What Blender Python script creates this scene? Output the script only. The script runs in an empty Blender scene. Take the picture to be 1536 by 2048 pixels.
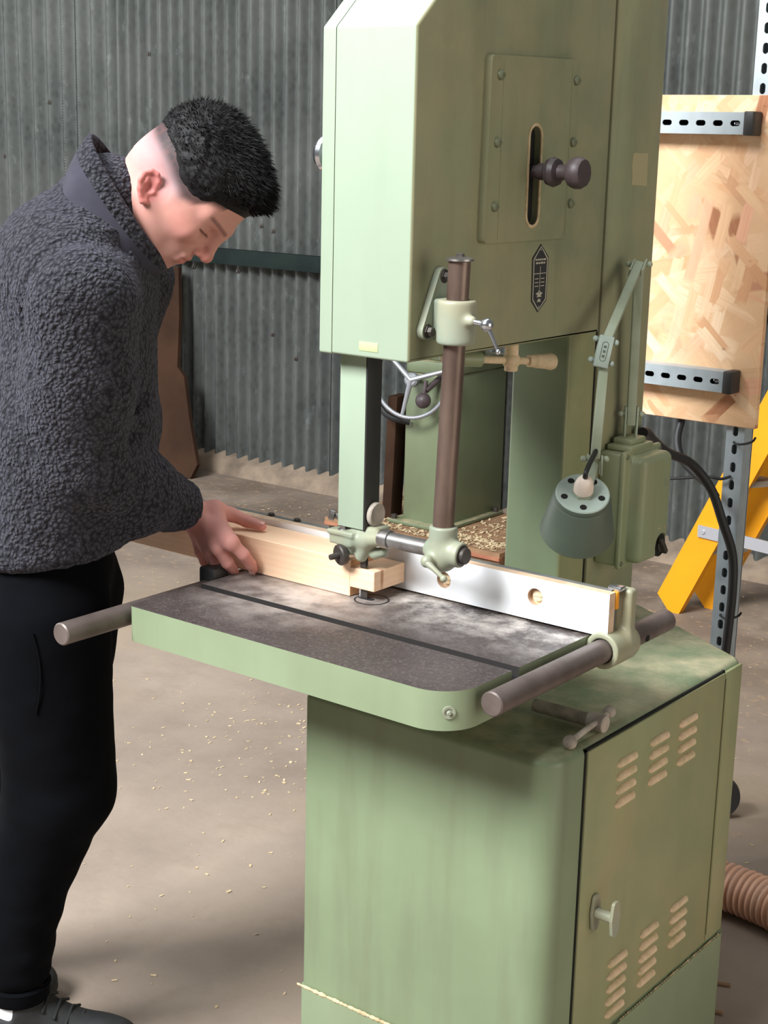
import bpy, bmesh, math, random
import numpy as np
from mathutils import Vector, Matrix, noise as mnoise
from mathutils.geometry import tessellate_polygon

random.seed(7); RNG = np.random.default_rng(7)
SC = bpy.context.scene
COL = SC.collection
R = math.radians

# ------------------------------------------------------------------ colour + materials
def lin(c):
    o = []
    for v in c[:3]:
        v = v / 255.0
        o.append(v / 12.92 if v <= 0.04045 else ((v + 0.055) / 1.055) ** 2.4)
    return (o[0], o[1], o[2], 1.0)

class NT:
    def __init__(s, name):
        s.m = bpy.data.materials.new(name); s.m.use_nodes = True
        s.t = s.m.node_tree; s.b = s.t.nodes['Principled BSDF']
        s.tc = s.t.nodes.new('ShaderNodeTexCoord')
    def n(s, k, **kw):
        x = s.t.nodes.new(k)
        for a, v in kw.items():
            if a in x.inputs.keys(): x.inputs[a].default_value = v
            else: setattr(x, a, v)
        return x
    def l(s, a, b): s.t.links.new(a, b)
    def coord(s, scale=(1, 1, 1), rot=(0, 0, 0), geo=False, loc=(0, 0, 0)):
        mp = s.n('ShaderNodeMapping')
        mp.inputs['Scale'].default_value = scale; mp.inputs['Rotation'].default_value = rot
        mp.inputs['Location'].default_value = loc
        if geo:
            g = s.n('ShaderNodeNewGeometry'); s.l(g.outputs['Position'], mp.inputs['Vector'])
        else: s.l(s.tc.outputs['Object'], mp.inputs['Vector'])
        return mp.outputs['Vector']
    def noise(s, scale, vec=None, detail=4, rough=.55):
        x = s.n('ShaderNodeTexNoise', Scale=scale, Detail=detail, Roughness=rough)
        s.l(vec if vec else s.coord(), x.inputs['Vector']); return x.outputs['Fac']
    def vor(s, scale, vec=None, feature='F1', out='Distance'):
        x = s.n('ShaderNodeTexVoronoi', Scale=scale); x.feature = feature
        s.l(vec if vec else s.coord(), x.inputs['Vector']); return x.outputs[out]
    def ramp(s, fac, stops, interp='LINEAR'):
        x = s.n('ShaderNodeValToRGB'); e = x.color_ramp.elements; x.color_ramp.interpolation = interp
        while len(e) < len(stops): e.new(.5)
        for i, (p, c) in enumerate(stops):
            e[i].position = p; e[i].color = c if len(c) == 4 else (*c, 1)
        s.l(fac, x.inputs['Fac']); return x.outputs['Color']
    def rng(s, fac, a, b, c=0., d=1.):
        x = s.n('ShaderNodeMapRange'); x.inputs[1].default_value = a; x.inputs[2].default_value = b
        x.inputs[3].default_value = c; x.inputs[4].default_value = d; s.l(fac, x.inputs[0]); return x.outputs[0]
    def mix(s, fac, a, b, mode='MIX'):
        x = s.n('ShaderNodeMix'); x.data_type = 'RGBA'; x.blend_type = mode
        for v, i in ((fac, 0), (a, 6), (b, 7)):
            if hasattr(v, 'links'): s.l(v, x.inputs[i])
            else: x.inputs[i].default_value = v
        return x.outputs[2]
    def math(s, op, a, b=None):
        x = s.n('ShaderNodeMath'); x.operation = op
        for i, v in enumerate((a, b)):
            if v is None: continue
            if hasattr(v, 'links'): s.l(v, x.inputs[i])
            else: x.inputs[i].default_value = v
        return x.outputs[0]
    def bump(s, h, strength=.3, dist=.002):
        x = s.n('ShaderNodeBump', Strength=strength, Distance=dist); s.l(h, x.inputs['Height'])
        s.l(x.outputs['Normal'], s.b.inputs['Normal'])
    def done(s, col, rough=.5, metal=0., spec=.5):
        if hasattr(col, 'links'): s.l(col, s.b.inputs['Base Color'])
        else: s.b.inputs['Base Color'].default_value = col
        if hasattr(rough, 'links'): s.l(rough, s.b.inputs['Roughness'])
        else: s.b.inputs['Roughness'].default_value = rough
        s.b.inputs['Metallic'].default_value = metal
        s.b.inputs['Specular IOR Level'].default_value = spec
        return s.m

def simple(name, c, rough=.5, metal=0., c2=None, scale=12, spec=.5, bump=0, bscale=80, stretch=(1, 1, 1)):
    t = NT(name); v = t.coord(stretch, geo=True)
    col = lin(c)
    if c2: col = t.mix(t.rng(t.noise(scale, v), .35, .68), lin(c), lin(c2))
    if bump: t.bump(t.noise(bscale, v), bump)
    return t.done(col, rough, metal, spec)

def paint(name, c, c2, dust=None, dust_lo=.6, rough=.42, updust=None, streak=.35):
    """machine enamel: base colour, broad worn blotches, vertical grime streaks, optional sawdust film"""
    t = NT(name)
    v = t.coord(geo=True)
    col = t.mix(t.rng(t.noise(3.2, v, 5), .35, .7), lin(c), lin(c2))
    st = t.noise(9, t.coord((2.2, 2.2, .22), geo=True), 5)
    col = t.mix(t.math('MULTIPLY', t.rng(st, .48, .75), streak), col, lin((98, 92, 70)))
    if dust:
        d = t.rng(t.noise(5.5, t.coord(geo=True, loc=(3, 1, 2)), 6, .65), dust_lo - .18, dust_lo + .12)
        col = t.mix(t.math('MULTIPLY', d, .55), col, lin(dust))
    if updust:
        g = t.n('ShaderNodeNewGeometry'); sx = t.n('ShaderNodeSeparateXYZ'); t.l(g.outputs['Normal'], sx.inputs[0])
        up = t.rng(sx.outputs['Z'], .55, .95)
        w = t.math('MULTIPLY', up, t.rng(t.noise(11, v, 8, .7), .38, .66))
        col = t.mix(t.math('MULTIPLY', w, .7), col, lin(updust))
    sp = t.vor(120, v)
    t.bump(t.noise(150, v, 2), .08, .001)
    return t.done(col, rough, 0, .45)

M = {}
M['green'] = paint('green_enamel', (134, 147, 118), (121, 133, 104), None, streak=.10)
M['green_light'] = paint('green_enamel_clean', (160, 174, 154), (152, 166, 145), None, streak=.06)
M['green_dusty'] = paint('green_enamel_grimy', (142, 147, 116), (126, 131, 102), (168, 154, 122), .58)
M['green_door'] = paint('green_enamel_door', (140, 145, 108), (131, 136, 99), (168, 154, 114), .62, streak=.15)
M['green_top'] = paint('green_enamel_dust', (126, 140, 110), (113, 126, 97), None, updust=(196, 182, 152))
M['green_old'] = paint('green_hammer_paint', (142, 150, 118), (128, 136, 104), (166, 154, 124), .6)
M['green_far'] = paint('green_machine_far', (108, 118, 90), (97, 105, 80), None, updust=(190, 168, 136), streak=.15)
M['cast'] = paint('green_grey_casting', (142, 152, 138), (122, 130, 112), (176, 158, 120), .6, streak=.15)
M['lampgreen'] = simple('lamp_green', (92, 101, 88), .5, 0, (80, 89, 77), 6)
M['lamparm'] = simple('lamp_arm', (158, 166, 146), .5, .0, (138, 146, 122), 10)
M['lampcap'] = simple('lamp_cap', (160, 172, 162), .5, 0, (140, 152, 142), 10)
M['porcelain'] = simple('bakelite_white', (232, 214, 200), .4)
M['black'] = simple('black_rubber', (26, 26, 28), .55)
M['dark'] = simple('dark_hole', (14, 13, 12), .9)
M['plastic'] = simple('black_plastic', (42, 40, 40), .5)
M['steel'] = simple('worn_steel', (168, 166, 164), .35, .85, (120, 112, 108), 20)
M['wheelgrey'] = simple('handwheel_grey', (150, 152, 158), .4, .5)
M['bright'] = simple('bright_steel', (196, 198, 204), .22, .95)
M['dusty_steel'] = simple('dusty_steel', (188, 176, 164), .7, .1, (140, 130, 120), 30)
M['rod'] = simple('brown_steel_rod', (112, 100, 96), .45, .35, (84, 72, 68), 14)
M['post'] = simple('rusty_steel_post', (130, 110, 100), .36, .5, (86, 68, 60), 16, stretch=(1, 1, .3))
M['bolt'] = simple('dark_bolt', (70, 64, 60), .5, .5)
M['screw'] = simple('grimy_screw', (112, 116, 92), .5, .2)
M['knob'] = simple('black_bakelite', (72, 60, 62), .5, 0, (58, 48, 50), 30)
M['dust'] = simple('sawdust_film', (226, 198, 168), .9, 0, (196, 178, 140), 60)
M['dustlight'] = simple('sawdust_pale', (206, 184, 150), .9, 0, (168, 148, 112), 50)
M['white'] = simple('white_laminate', (240, 240, 242), .35)
M['plyedge'] = simple('board_edge', (214, 186, 160), .7, 0, (190, 160, 134), 40)
M['sticker'] = simple('old_label', (168, 160, 124), .7)
M['sticker2'] = simple('pale_label', (178, 190, 140), .6)
M['orange'] = simple('orange_marker', (232, 150, 20), .5)
M['yellow'] = simple('yellow_fibreglass', (228, 152, 14), .4, 0, (220, 144, 10), 6)
M['alu'] = simple('aluminium', (190, 192, 200), .35, .6)
M['alutread'] = simple('dull_tread', (150, 138, 124), .6, .1, (128, 116, 104), 12)
M['brownboard'] = simple('brown_board', (62, 44, 34), .95, 0, (48, 34, 27), 4, spec=.05)
M['hose'] = simple('clear_hose', (222, 176, 150), .35, 0, (208, 160, 136), 8)
M['blackpaint'] = simple('nameplate_black', (50, 48, 48), .4)
M['platemark'] = simple('nameplate_mark', (176, 172, 156), .5)
M['concrete_base'] = simple('rough_concrete', (140, 122, 104), .95, 0, (104, 90, 78), 9, bump=.4, bscale=30)
M['railpaint'] = simple('dark_rail', (34, 42, 40), .95, 0, (28, 34, 33), 8, spec=.05)
M['sock'] = simple('white_sock', (214, 214, 220), .9)

def m_galv(name, c=(112, 116, 118), c2=(84, 90, 90), metal=.3, hi=(150, 156, 158)):
    t = NT(name); v = t.coord(geo=True)
    col = t.mix(t.rng(t.noise(2.2, v, 4), .35, .65), lin(c), lin(c2))
    sp = t.rng(t.vor(40, t.coord((1, 1, .6), geo=True), 'F1', 'Distance'), .1, .6)
    col = t.mix(t.math('MULTIPLY', sp, .3), col, lin(hi))
    wh = t.rng(t.noise(16, t.coord((1, 1, .55), geo=True), 6, .7), .6, .7)
    col = t.mix(t.math('MULTIPLY', wh, .35), col, lin((178, 184, 186)))
    ru = t.rng(t.noise(5, t.coord((1, 1, .25), geo=True, loc=(5, 0, 3)), 6, .7), .63, .75)
    col = t.mix(t.math('MULTIPLY', ru, .5), col, lin((92, 72, 56)))
    return t.done(col, .5, metal, .4)
M['galv'] = m_galv('corrugated_galvanised', (116, 118, 114), (84, 88, 86), .15, (138, 142, 140))
M['strut'] = m_galv('zinc_channel', (164, 172, 176), (142, 152, 158), .3, (186, 194, 200))

def m_floor():
    t = NT('concrete_floor'); v = t.coord(geo=True)
    a = t.noise(1.3, v, 6, .6)
    col = t.ramp(a, [(.3, lin((112, 98, 87))), (.5, lin((138, 123, 111))), (.72, lin((158, 142, 128)))])
    b = t.noise(5, v, 6, .7)
    col = t.mix(t.rng(b, .55, .75, 0, .45), col, lin((122, 106, 92)))
    w = t.rng(t.noise(.9, t.coord(geo=True, loc=(4, 2, 0)), 3), .5, .7, 0, .5)
    col = t.mix(w, col, lin((166, 146, 122)))
    s = t.rng(t.noise(180, v, 2), .72, .78, 0, .6)
    col = t.mix(s, col, lin((222, 196, 150)))
    # sawdust and dirt gathered along the foot of the back wall
    sx = t.n('ShaderNodeSeparateXYZ'); t.l(v, sx.inputs[0])
    far = t.math('MULTIPLY', t.rng(sx.outputs['Y'], 1.6, 3.0), t.rng(t.noise(4, v, 5), .3, .6))
    col = t.mix(t.math('MULTIPLY', far, .8), col, lin((100, 84, 72)))
    ch = t.rng(t.noise(26, t.coord((1, 1, 1), geo=True, loc=(1, 5, 0)), 7, .75), .56, .66)
    col = t.mix(t.math('MULTIPLY', t.math('MULTIPLY', ch, t.rng(sx.outputs['Y'], .9, 2.4)), .7), col, lin((188, 154, 116)))
    t.bump(t.noise(60, v, 5), .25, .003)
    return t.done(col, .75, 0, .35)
M['floor'] = m_floor()

def m_osb():
    t = NT('strand_board')
    base = t.mix(t.rng(t.noise(9, t.coord((1, 0, 1), geo=True), 5), .3, .7), lin((208, 164, 124)), lin((222, 184, 146)))
    col = base
    for i, (rot, wid, lng, thr) in enumerate(((.35, 26, 7, .34), (1.2, 22, 7.5, .42), (-.75, 30, 8, .45), (1.75, 24, 6.5, .5), (-.2, 34, 9, .5), (.8, 38, 10, .56))):
        m0 = t.n('ShaderNodeMapping'); m0.inputs['Rotation'].default_value = (0, rot, 0); m0.inputs['Location'].default_value = (i * 1.37, 0, i * .71)
        g = t.n('ShaderNodeNewGeometry'); t.l(g.outputs['Position'], m0.inputs['Vector'])
        m1 = t.n('ShaderNodeMapping'); m1.inputs['Scale'].default_value = (wid, 0, lng); t.l(m0.outputs[0], m1.inputs['Vector'])
        x = t.n('ShaderNodeTexVoronoi', Scale=1.0, Randomness=.9); x.feature = 'F1'; x.distance = 'CHEBYCHEV'; t.l(m1.outputs[0], x.inputs['Vector'])
        e = t.rng(x.outputs['Distance'], .36, .48, 1, 0)
        sp = t.n('ShaderNodeSeparateColor'); t.l(x.outputs['Color'], sp.inputs[0])
        c = t.ramp(sp.outputs[0], [(0, lin((204, 152, 112))), (.2, lin((222, 176, 136))), (.45, lin((226, 186, 146))), (.7, lin((236, 206, 172))), (.86, lin((226, 170, 138))), (.95, lin((160, 106, 74)))])
        m2 = t.n('ShaderNodeMapping'); m2.inputs['Scale'].default_value = (160, 0, 9); t.l(m0.outputs[0], m2.inputs['Vector'])
        gr = t.noise(1.0, m2.outputs[0], 3)
        c = t.mix(t.rng(gr, .42, .72, 0, .35), c, lin((190, 140, 104)))
        on = t.math('MULTIPLY', e, t.math('GREATER_THAN', sp.outputs[1], thr))
        col = t.mix(on, col, c)
    d = t.rng(t.vor(15, t.coord((1, 0, 1.6), geo=True)), .0, .10, .6, 0)
    col = t.mix(d, col, lin((120, 78, 54)))
    t.bump(t.noise(70, t.coord(geo=True), 3), .2, .002)
    return t.done(col, .6, 0, .3)
M['osb'] = m_osb()

def m_pine(name, axis=0):
    t = NT(name)
    st = [16, 16, 16]; st[axis] = .9
    vec = t.coord(tuple(st), geo=True)
    nz = t.noise(1.0, vec, 3)
    w = t.n('ShaderNodeTexWave', Scale=3.2, Distortion=2.4, Detail=2); w.bands_direction = 'Z'
    t.l(t.coord((1.2 if axis == 0 else 12, 7, 9), (0, 0, .05), geo=True), w.inputs['Vector'])
    col = t.mix(t.rng(nz, .3, .7), lin((244, 210, 178)), lin((236, 192, 158)))
    col = t.mix(t.math('MULTIPLY', w.outputs['Fac'], .20), col, lin((222, 170, 126)))
    kn = t.rng(t.vor(1, t.coord((7, 16, 3), geo=True, loc=(.9, .1, 0))), .03, .09, .8, 0)
    col = t.mix(kn, col, lin((170, 108, 64)))
    return t.done(col, .55, 0, .3)
M['pine'] = m_pine('pine')
M['endgrain'] = simple('pine_end', (214, 164, 118), .75, 0, (190, 138, 94), 30)
M['redply'] = simple('red_ply', (150, 92, 70), .7, 0, (176, 120, 90), 10)
M['palletwood'] = simple('pallet_wood', (150, 116, 88), .85, 0, (112, 86, 66), 8, spec=.2)

def m_iron():
    t = NT('cast_iron_table'); v = t.coord(geo=True)
    col = t.mix(t.rng(t.noise(7, v, 5), .35, .7), lin((64, 56, 55)), lin((80, 71, 69)))
    sp = t.rng(t.noise(260, v, 3), .5, .72)
    col = t.mix(t.math('MULTIPLY', sp, .35), col, lin((140, 126, 122)))
    sx = t.n('ShaderNodeSeparateXYZ'); t.l(v, sx.inputs[0])
    # sawdust left in front of the fence and round the blade
    near = t.rng(sx.outputs['Y'], -.085, .085)
    d = t.math('MULTIPLY', near, t.rng(t.noise(13, v, 8, .72), .44, .66))
    col = t.mix(t.math('MULTIPLY', d, .9), col, lin((226, 216, 208)))
    ve = t.n('ShaderNodeVectorMath'); ve.operation = 'DISTANCE'; t.l(v, ve.inputs[0]); ve.inputs[1].default_value = (-.1, -.03, .89)
    d2 = t.math('MULTIPLY', t.rng(ve.outputs['Value'], .2, .02), t.rng(t.noise(24, v, 6), .3, .6))
    col = t.mix(t.math('MULTIPLY', d2, .7), col, lin((204, 192, 184)))
    t.bump(t.noise(300, v, 2), .15, .001)
    return t.done(col, t.rng(t.noise(40, v), .3, .7, .33, .55), .25, .5)
M['iron'] = m_iron()

def m_fleece(name, c, c2, strength=1.0, sc=110):
    t = NT(name); v = t.coord(geo=True)
    nz = t.n('ShaderNodeTexNoise', Scale=60, Detail=3); t.l(v, nz.inputs['Vector'])
    ad = t.n('ShaderNodeVectorMath'); ad.operation = 'MULTIPLY_ADD'
    t.l(nz.outputs['Color'], ad.inputs[0]); ad.inputs[1].default_value = (.012, .012, .012); t.l(v, ad.inputs[2])
    f = t.vor(sc, ad.outputs[0])
    col = t.mix(t.rng(f, .1, .75), lin(c), lin(c2))
    h = t.math('SUBTRACT', 1.0, f)
    t.bump(h, strength, .006)
    m = t.done(col, .95, 0, .15)
    t.b.inputs['Sheen Weight'].default_value = .35; t.b.inputs['Sheen Roughness'].default_value = .5
    t.b.inputs['Sheen Tint'].default_value = lin((120, 120, 140))
    return m
M['fleece'] = m_fleece('charcoal_fleece', (70, 69, 75), (32, 31, 35), 1.0, 150)
M['nylon'] = simple('grey_nylon', (62, 60, 70), .85, 0, (52, 50, 60), 20, spec=.15)
M['trouser'] = simple('black_jersey', (12, 13, 17), .95, 0, (9, 9, 12), 8, spec=.05, bump=.15, bscale=500)
M['shoe'] = simple('black_shoe', (22, 22, 24), .75, 0, (34, 34, 35), 40, bump=.2, bscale=90)
M['lace'] = simple('lace', (30, 30, 32), .9)
M['zip'] = simple('jacket_tape', (34, 34, 38), .6)

def m_attr(name, rough=.5, spec=.4, sss=0):
    t = NT(name)
    a = t.n('ShaderNodeAttribute'); a.attribute_name = 'Col'
    v = t.coord(geo=True)
    col = t.mix(t.rng(t.noise(90, v, 4), .35, .7, 0, .12), a.outputs['Color'], lin((190, 110, 100)))
    t.bump(t.noise(400, v, 3), .12, .0006)
    m = t.done(col, rough, 0, spec)
    if sss:
        t.b.inputs['Subsurface Weight'].default_value = sss
        t.b.inputs['Subsurface Radius'].default_value = (.012, .004, .0025)
        t.b.inputs['Subsurface Scale'].default_value = .6
    return m
M['skin'] = m_attr('skin', .62, .25, .15)
M['hair'] = simple('black_hair', (17, 15, 16), .6, 0, (26, 24, 26), 60, spec=.2)
M['groove'] = simple('oily_slot', (38, 34, 33), .6)

# ------------------------------------------------------------------ mesh builders
def nb(): return bmesh.new()

def frame(axis):
    a = Vector(axis).normalized()
    h = Vector((0, 0, 1)) if abs(a.z) < .9 else Vector((1, 0, 0))
    u = a.cross(h).normalized(); v = a.cross(u).normalized()
    return a, u, v

def box(bm, lo, hi, bev=0., seg=2, mi=0):
    r = bmesh.ops.create_cube(bm, size=1.0)
    vs = r['verts']
    lo = Vector(lo); hi = Vector(hi); c = (lo + hi) / 2; d = hi - lo
    for v in vs: v.co = Vector((c.x + v.co.x * d.x, c.y + v.co.y * d.y, c.z + v.co.z * d.z))
    fs = {f for v in vs for f in v.link_faces}
    for f in fs: f.material_index = mi
    if bev > 0:
        es = {e for v in vs for e in v.link_edges}
        rr = bmesh.ops.bevel(bm, geom=list(es), offset=min(bev, min(d) * .49), segments=seg, affect='EDGES', profile=.5, clamp_overlap=True)
        for f in rr['faces']: f.material_index = mi
    return vs

def absorb(bm, t, fn):
    """copy the temporary bmesh t into bm, moving every vertex through fn"""
    m = {v: bm.verts.new(fn(v.co.copy())) for v in t.verts}
    for f in t.faces: bm.faces.new([m[v] for v in f.verts]).material_index = f.material_index
    t.free()

def obox(bm, c, ax, ay, az, half, bev=0., seg=2):
    """box with its own axes"""
    t = bmesh.new(); box(t, [-h for h in half], half, bev, seg)
    ax, ay, az = Vector(ax).normalized(), Vector(ay).normalized(), Vector(az).normalized(); c = Vector(c)
    absorb(bm, t, lambda p: c + ax * p.x + ay * p.y + az * p.z)

def beam(bm, p0, p1, w, d, side=(0, 1, 0), bev=.001):
    p0, p1 = Vector(p0), Vector(p1); a = (p1 - p0).normalized(); s = Vector(side); s = (s - a * s.dot(a)).normalized(); t = a.cross(s)
    obox(bm, (p0 + p1) / 2, a, s, t, ((p1 - p0).length / 2, w / 2, d / 2), bev)

def lathe(bm, p0, axis, prof, seg=32, cap=True):
    """prof: list of (t along axis, radius)"""
    a, u, v = frame(axis); p0 = Vector(p0); rings = []
    for t, r in prof:
        c = p0 + a * t
        if r <= 1e-6: rings.append([bm.verts.new(c)])
        else: rings.append([bm.verts.new(c + u * (r * math.cos(2 * math.pi * i / seg)) + v * (r * math.sin(2 * math.pi * i / seg))) for i in range(seg)])
    for A, B in zip(rings[:-1], rings[1:]):
        if len(A) == 1 and len(B) == 1: continue
        for i in range(seg):
            j = (i + 1) % seg
            if len(A) == 1: bm.faces.new((A[0], B[j], B[i]))
            elif len(B) == 1: bm.faces.new((A[i], A[j], B[0]))
            else: bm.faces.new((A[i], A[j], B[j], B[i]))
    if cap:
        for ring in (rings[0], rings[-1]):
            if len(ring) > 1: bm.faces.new(ring)

def cyl(bm, p0, p1, r, r1=None, seg=32, ch=.001):
    p0, p1 = Vector(p0), Vector(p1); L = (p1 - p0).length; r1 = r if r1 is None else r1
    ch = min(ch, L * .3, r * .5, r1 * .5)
    lathe(bm, p0, p1 - p0, [(0, r - ch), (ch, r), (L - ch, r1), (L, r1 - ch)], seg)

def ball(bm, c, r, seg=24, sc=(1, 1, 1)):
    t = bmesh.new(); bmesh.ops.create_uvsphere(t, u_segments=seg, v_segments=max(6, seg // 2), radius=r)
    absorb(bm, t, lambda p: Vector((p.x * sc[0] + c[0], p.y * sc[1] + c[1], p.z * sc[2] + c[2])))

def hexbolt(bm, c, axis, r, h):
    lathe(bm, c, axis, [(0, r * 1.35), (h * .2, r * 1.35), (h * .2, r), (h * .9, r), (h, r * .85)], 6)

def catmull(pts, n=8, closed=False):
    P = [Vector(p) for p in pts]; out = []; N = len(P)
    for i in range(N if closed else N - 1):
        g = (lambda k: P[k % N]) if closed else (lambda k: P[max(0, min(N - 1, k))])
        a, b, c, d = g(i - 1), g(i), g(i + 1), g(i + 2)
        for s in range(n):
            t = s / n
            out.append(.5 * ((2 * b) + (c - a) * t + (2 * a - 5 * b + 4 * c - d) * t * t + (3 * b - a - 3 * c + d) * t ** 3))
    if not closed: out.append(P[-1].copy())
    return out

def tube(bm, pts, r, seg=12, closed=False, radii=None):
    pts = [Vector(p) for p in pts]; n = len(pts); rings = []
    a0 = (pts[1] - pts[0]).normalized(); _, u, v = frame(a0)
    for i, p in enumerate(pts):
        if closed: t = (pts[(i + 1) % n] - pts[i - 1]).normalized()
        else: t = (pts[min(i + 1, n - 1)] - pts[max(i - 1, 0)]).normalized()
        u = (u - t * u.dot(t)).normalized(); v = t.cross(u)
        rr = radii[i] if radii else r
        rings.append([bm.verts.new(p + u * (rr * math.cos(2 * math.pi * k / seg)) + v * (rr * math.sin(2 * math.pi * k / seg))) for k in range(seg)])
    m = n if closed else n - 1
    for i in range(m):
        A, B = rings[i], rings[(i + 1) % n]
        for k in range(seg):
            j = (k + 1) % seg
            bm.faces.new((A[k], A[j], B[j], B[k]))
    if not closed:
        bm.faces.new(rings[0]); bm.faces.new(rings[-1])

def plate(bm, org, u, v, w, outer, holes=(), mi=0):
    """flat plate: 2D outline (in u,v) with holes, extruded by vector w"""
    org, u, v, w = Vector(org), Vector(u), Vector(v), Vector(w)
    loops = [list(outer)] + [list(h) for h in holes]
    flat = [p for L in loops for p in L]
    tris = tessellate_polygon([[Vector((p[0], p[1], 0)) for p in L] for L in loops])
    A = [bm.verts.new(org + u * p[0] + v * p[1]) for p in flat]
    B = [bm.verts.new(org + u * p[0] + v * p[1] + w) for p in flat]
    for t in tris:
        for V in (A, B):
            try: bm.faces.new([V[i] for i in t]).material_index = mi
            except ValueError: pass
    k = 0
    for L in loops:
        n = len(L)
        for i in range(n):
            j = (i + 1) % n
            bm.faces.new((A[k + i], A[k + j], B[k + j], B[k + i])).material_index = mi
        k += n

def slot2d(cx, cy, L, W, vert=False, n=8):
    """stadium outline, L overall length, W width"""
    o = []; h = L / 2 - W / 2; r = W / 2
    for s, a0 in ((1, -90), (-1, 90)):
        for i in range(n + 1):
            a = R(a0 + 180 * i / n); o.append((s * h + r * math.cos(a), r * math.sin(a)))
    if vert: o = [(-y, x) for x, y in o]
    return [(cx + x, cy + y) for x, y in o]

def circ2d(cx, cy, r, n=24): return [(cx + r * math.cos(2 * math.pi * i / n), cy + r * math.sin(2 * math.pi * i / n)) for i in range(n)]

def roundpoly(pts, rad, n=6):
    """fillet the corners of a 2D polygon; rad may be a list"""
    o = []; N = len(pts)
    for i, p in enumerate(pts):
        r = rad[i] if isinstance(rad, (list, tuple)) else rad
        p = Vector(p); a = Vector(pts[i - 1]) - p; b = Vector(pts[(i + 1) % N]) - p
        if r <= 0: o.append(tuple(p)); continue
        la, lb = a.length, b.length; a.normalize(); b.normalize()
        ang = a.angle(b); d = min(r / math.tan(ang / 2), la * .49, lb * .49); rr = d * math.tan(ang / 2)
        c = p + (a + b).normalized() * (rr / math.sin(ang / 2))
        s = p + a * d - c; e = p + b * d - c
        a0 = math.atan2(s.y, s.x); a1 = math.atan2(e.y, e.x); da = (a1 - a0 + math.pi) % (2 * math.pi) - math.pi
        for k in range(n + 1):
            t = a0 + da * k / n; o.append((c.x + rr * math.cos(t), c.y + rr * math.sin(t)))
    return o

# ------------------------------------------------------------------ objects, parts, tags
WORLD = {}
def link(name, bm, mats, parent=None, loc=None, smooth=35, recalc=True):
    me = bpy.data.meshes.new(name)
    if recalc: bmesh.ops.recalc_face_normals(bm, faces=bm.faces[:])
    if parent is not None: base = WORLD[parent.name]
    else:
        if loc is None:
            xs = [v.co for v in bm.verts]
            mn = [min(c[i] for c in xs) for i in range(3)]; mx = [max(c[i] for c in xs) for i in range(3)]
            loc = ((mn[0] + mx[0]) / 2, (mn[1] + mx[1]) / 2, mn[2])
        base = Vector(loc)
    bmesh.ops.translate(bm, verts=bm.verts[:], vec=-Vector(base))
    bm.to_mesh(me); bm.free()
    o = bpy.data.objects.new(name, me); COL.objects.link(o)
    for m in (mats if isinstance(mats, (list, tuple)) else [mats]): me.materials.append(M[m] if isinstance(m, str) else m)
    if smooth:
        me.shade_smooth(); me.set_sharp_from_angle(angle=R(smooth))
    if parent is not None: o.parent = parent; WORLD[o.name] = Vector(base)
    else: o.location = base; WORLD[o.name] = Vector(base)
    return o

def tag(o, label=None, cat=None, group=None, kind=None):
    if label: o['label'] = label
    if cat: o['category'] = cat
    if group: o['group'] = group
    if kind: o['kind'] = kind
    return o

def thing(name, label, cat, loc, group=None):
    o = bpy.data.objects.new(name, None); COL.objects.link(o); o.location = loc; o.empty_display_size = .1
    WORLD[o.name] = Vector(loc)
    return tag(o, label, cat, group)

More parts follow.
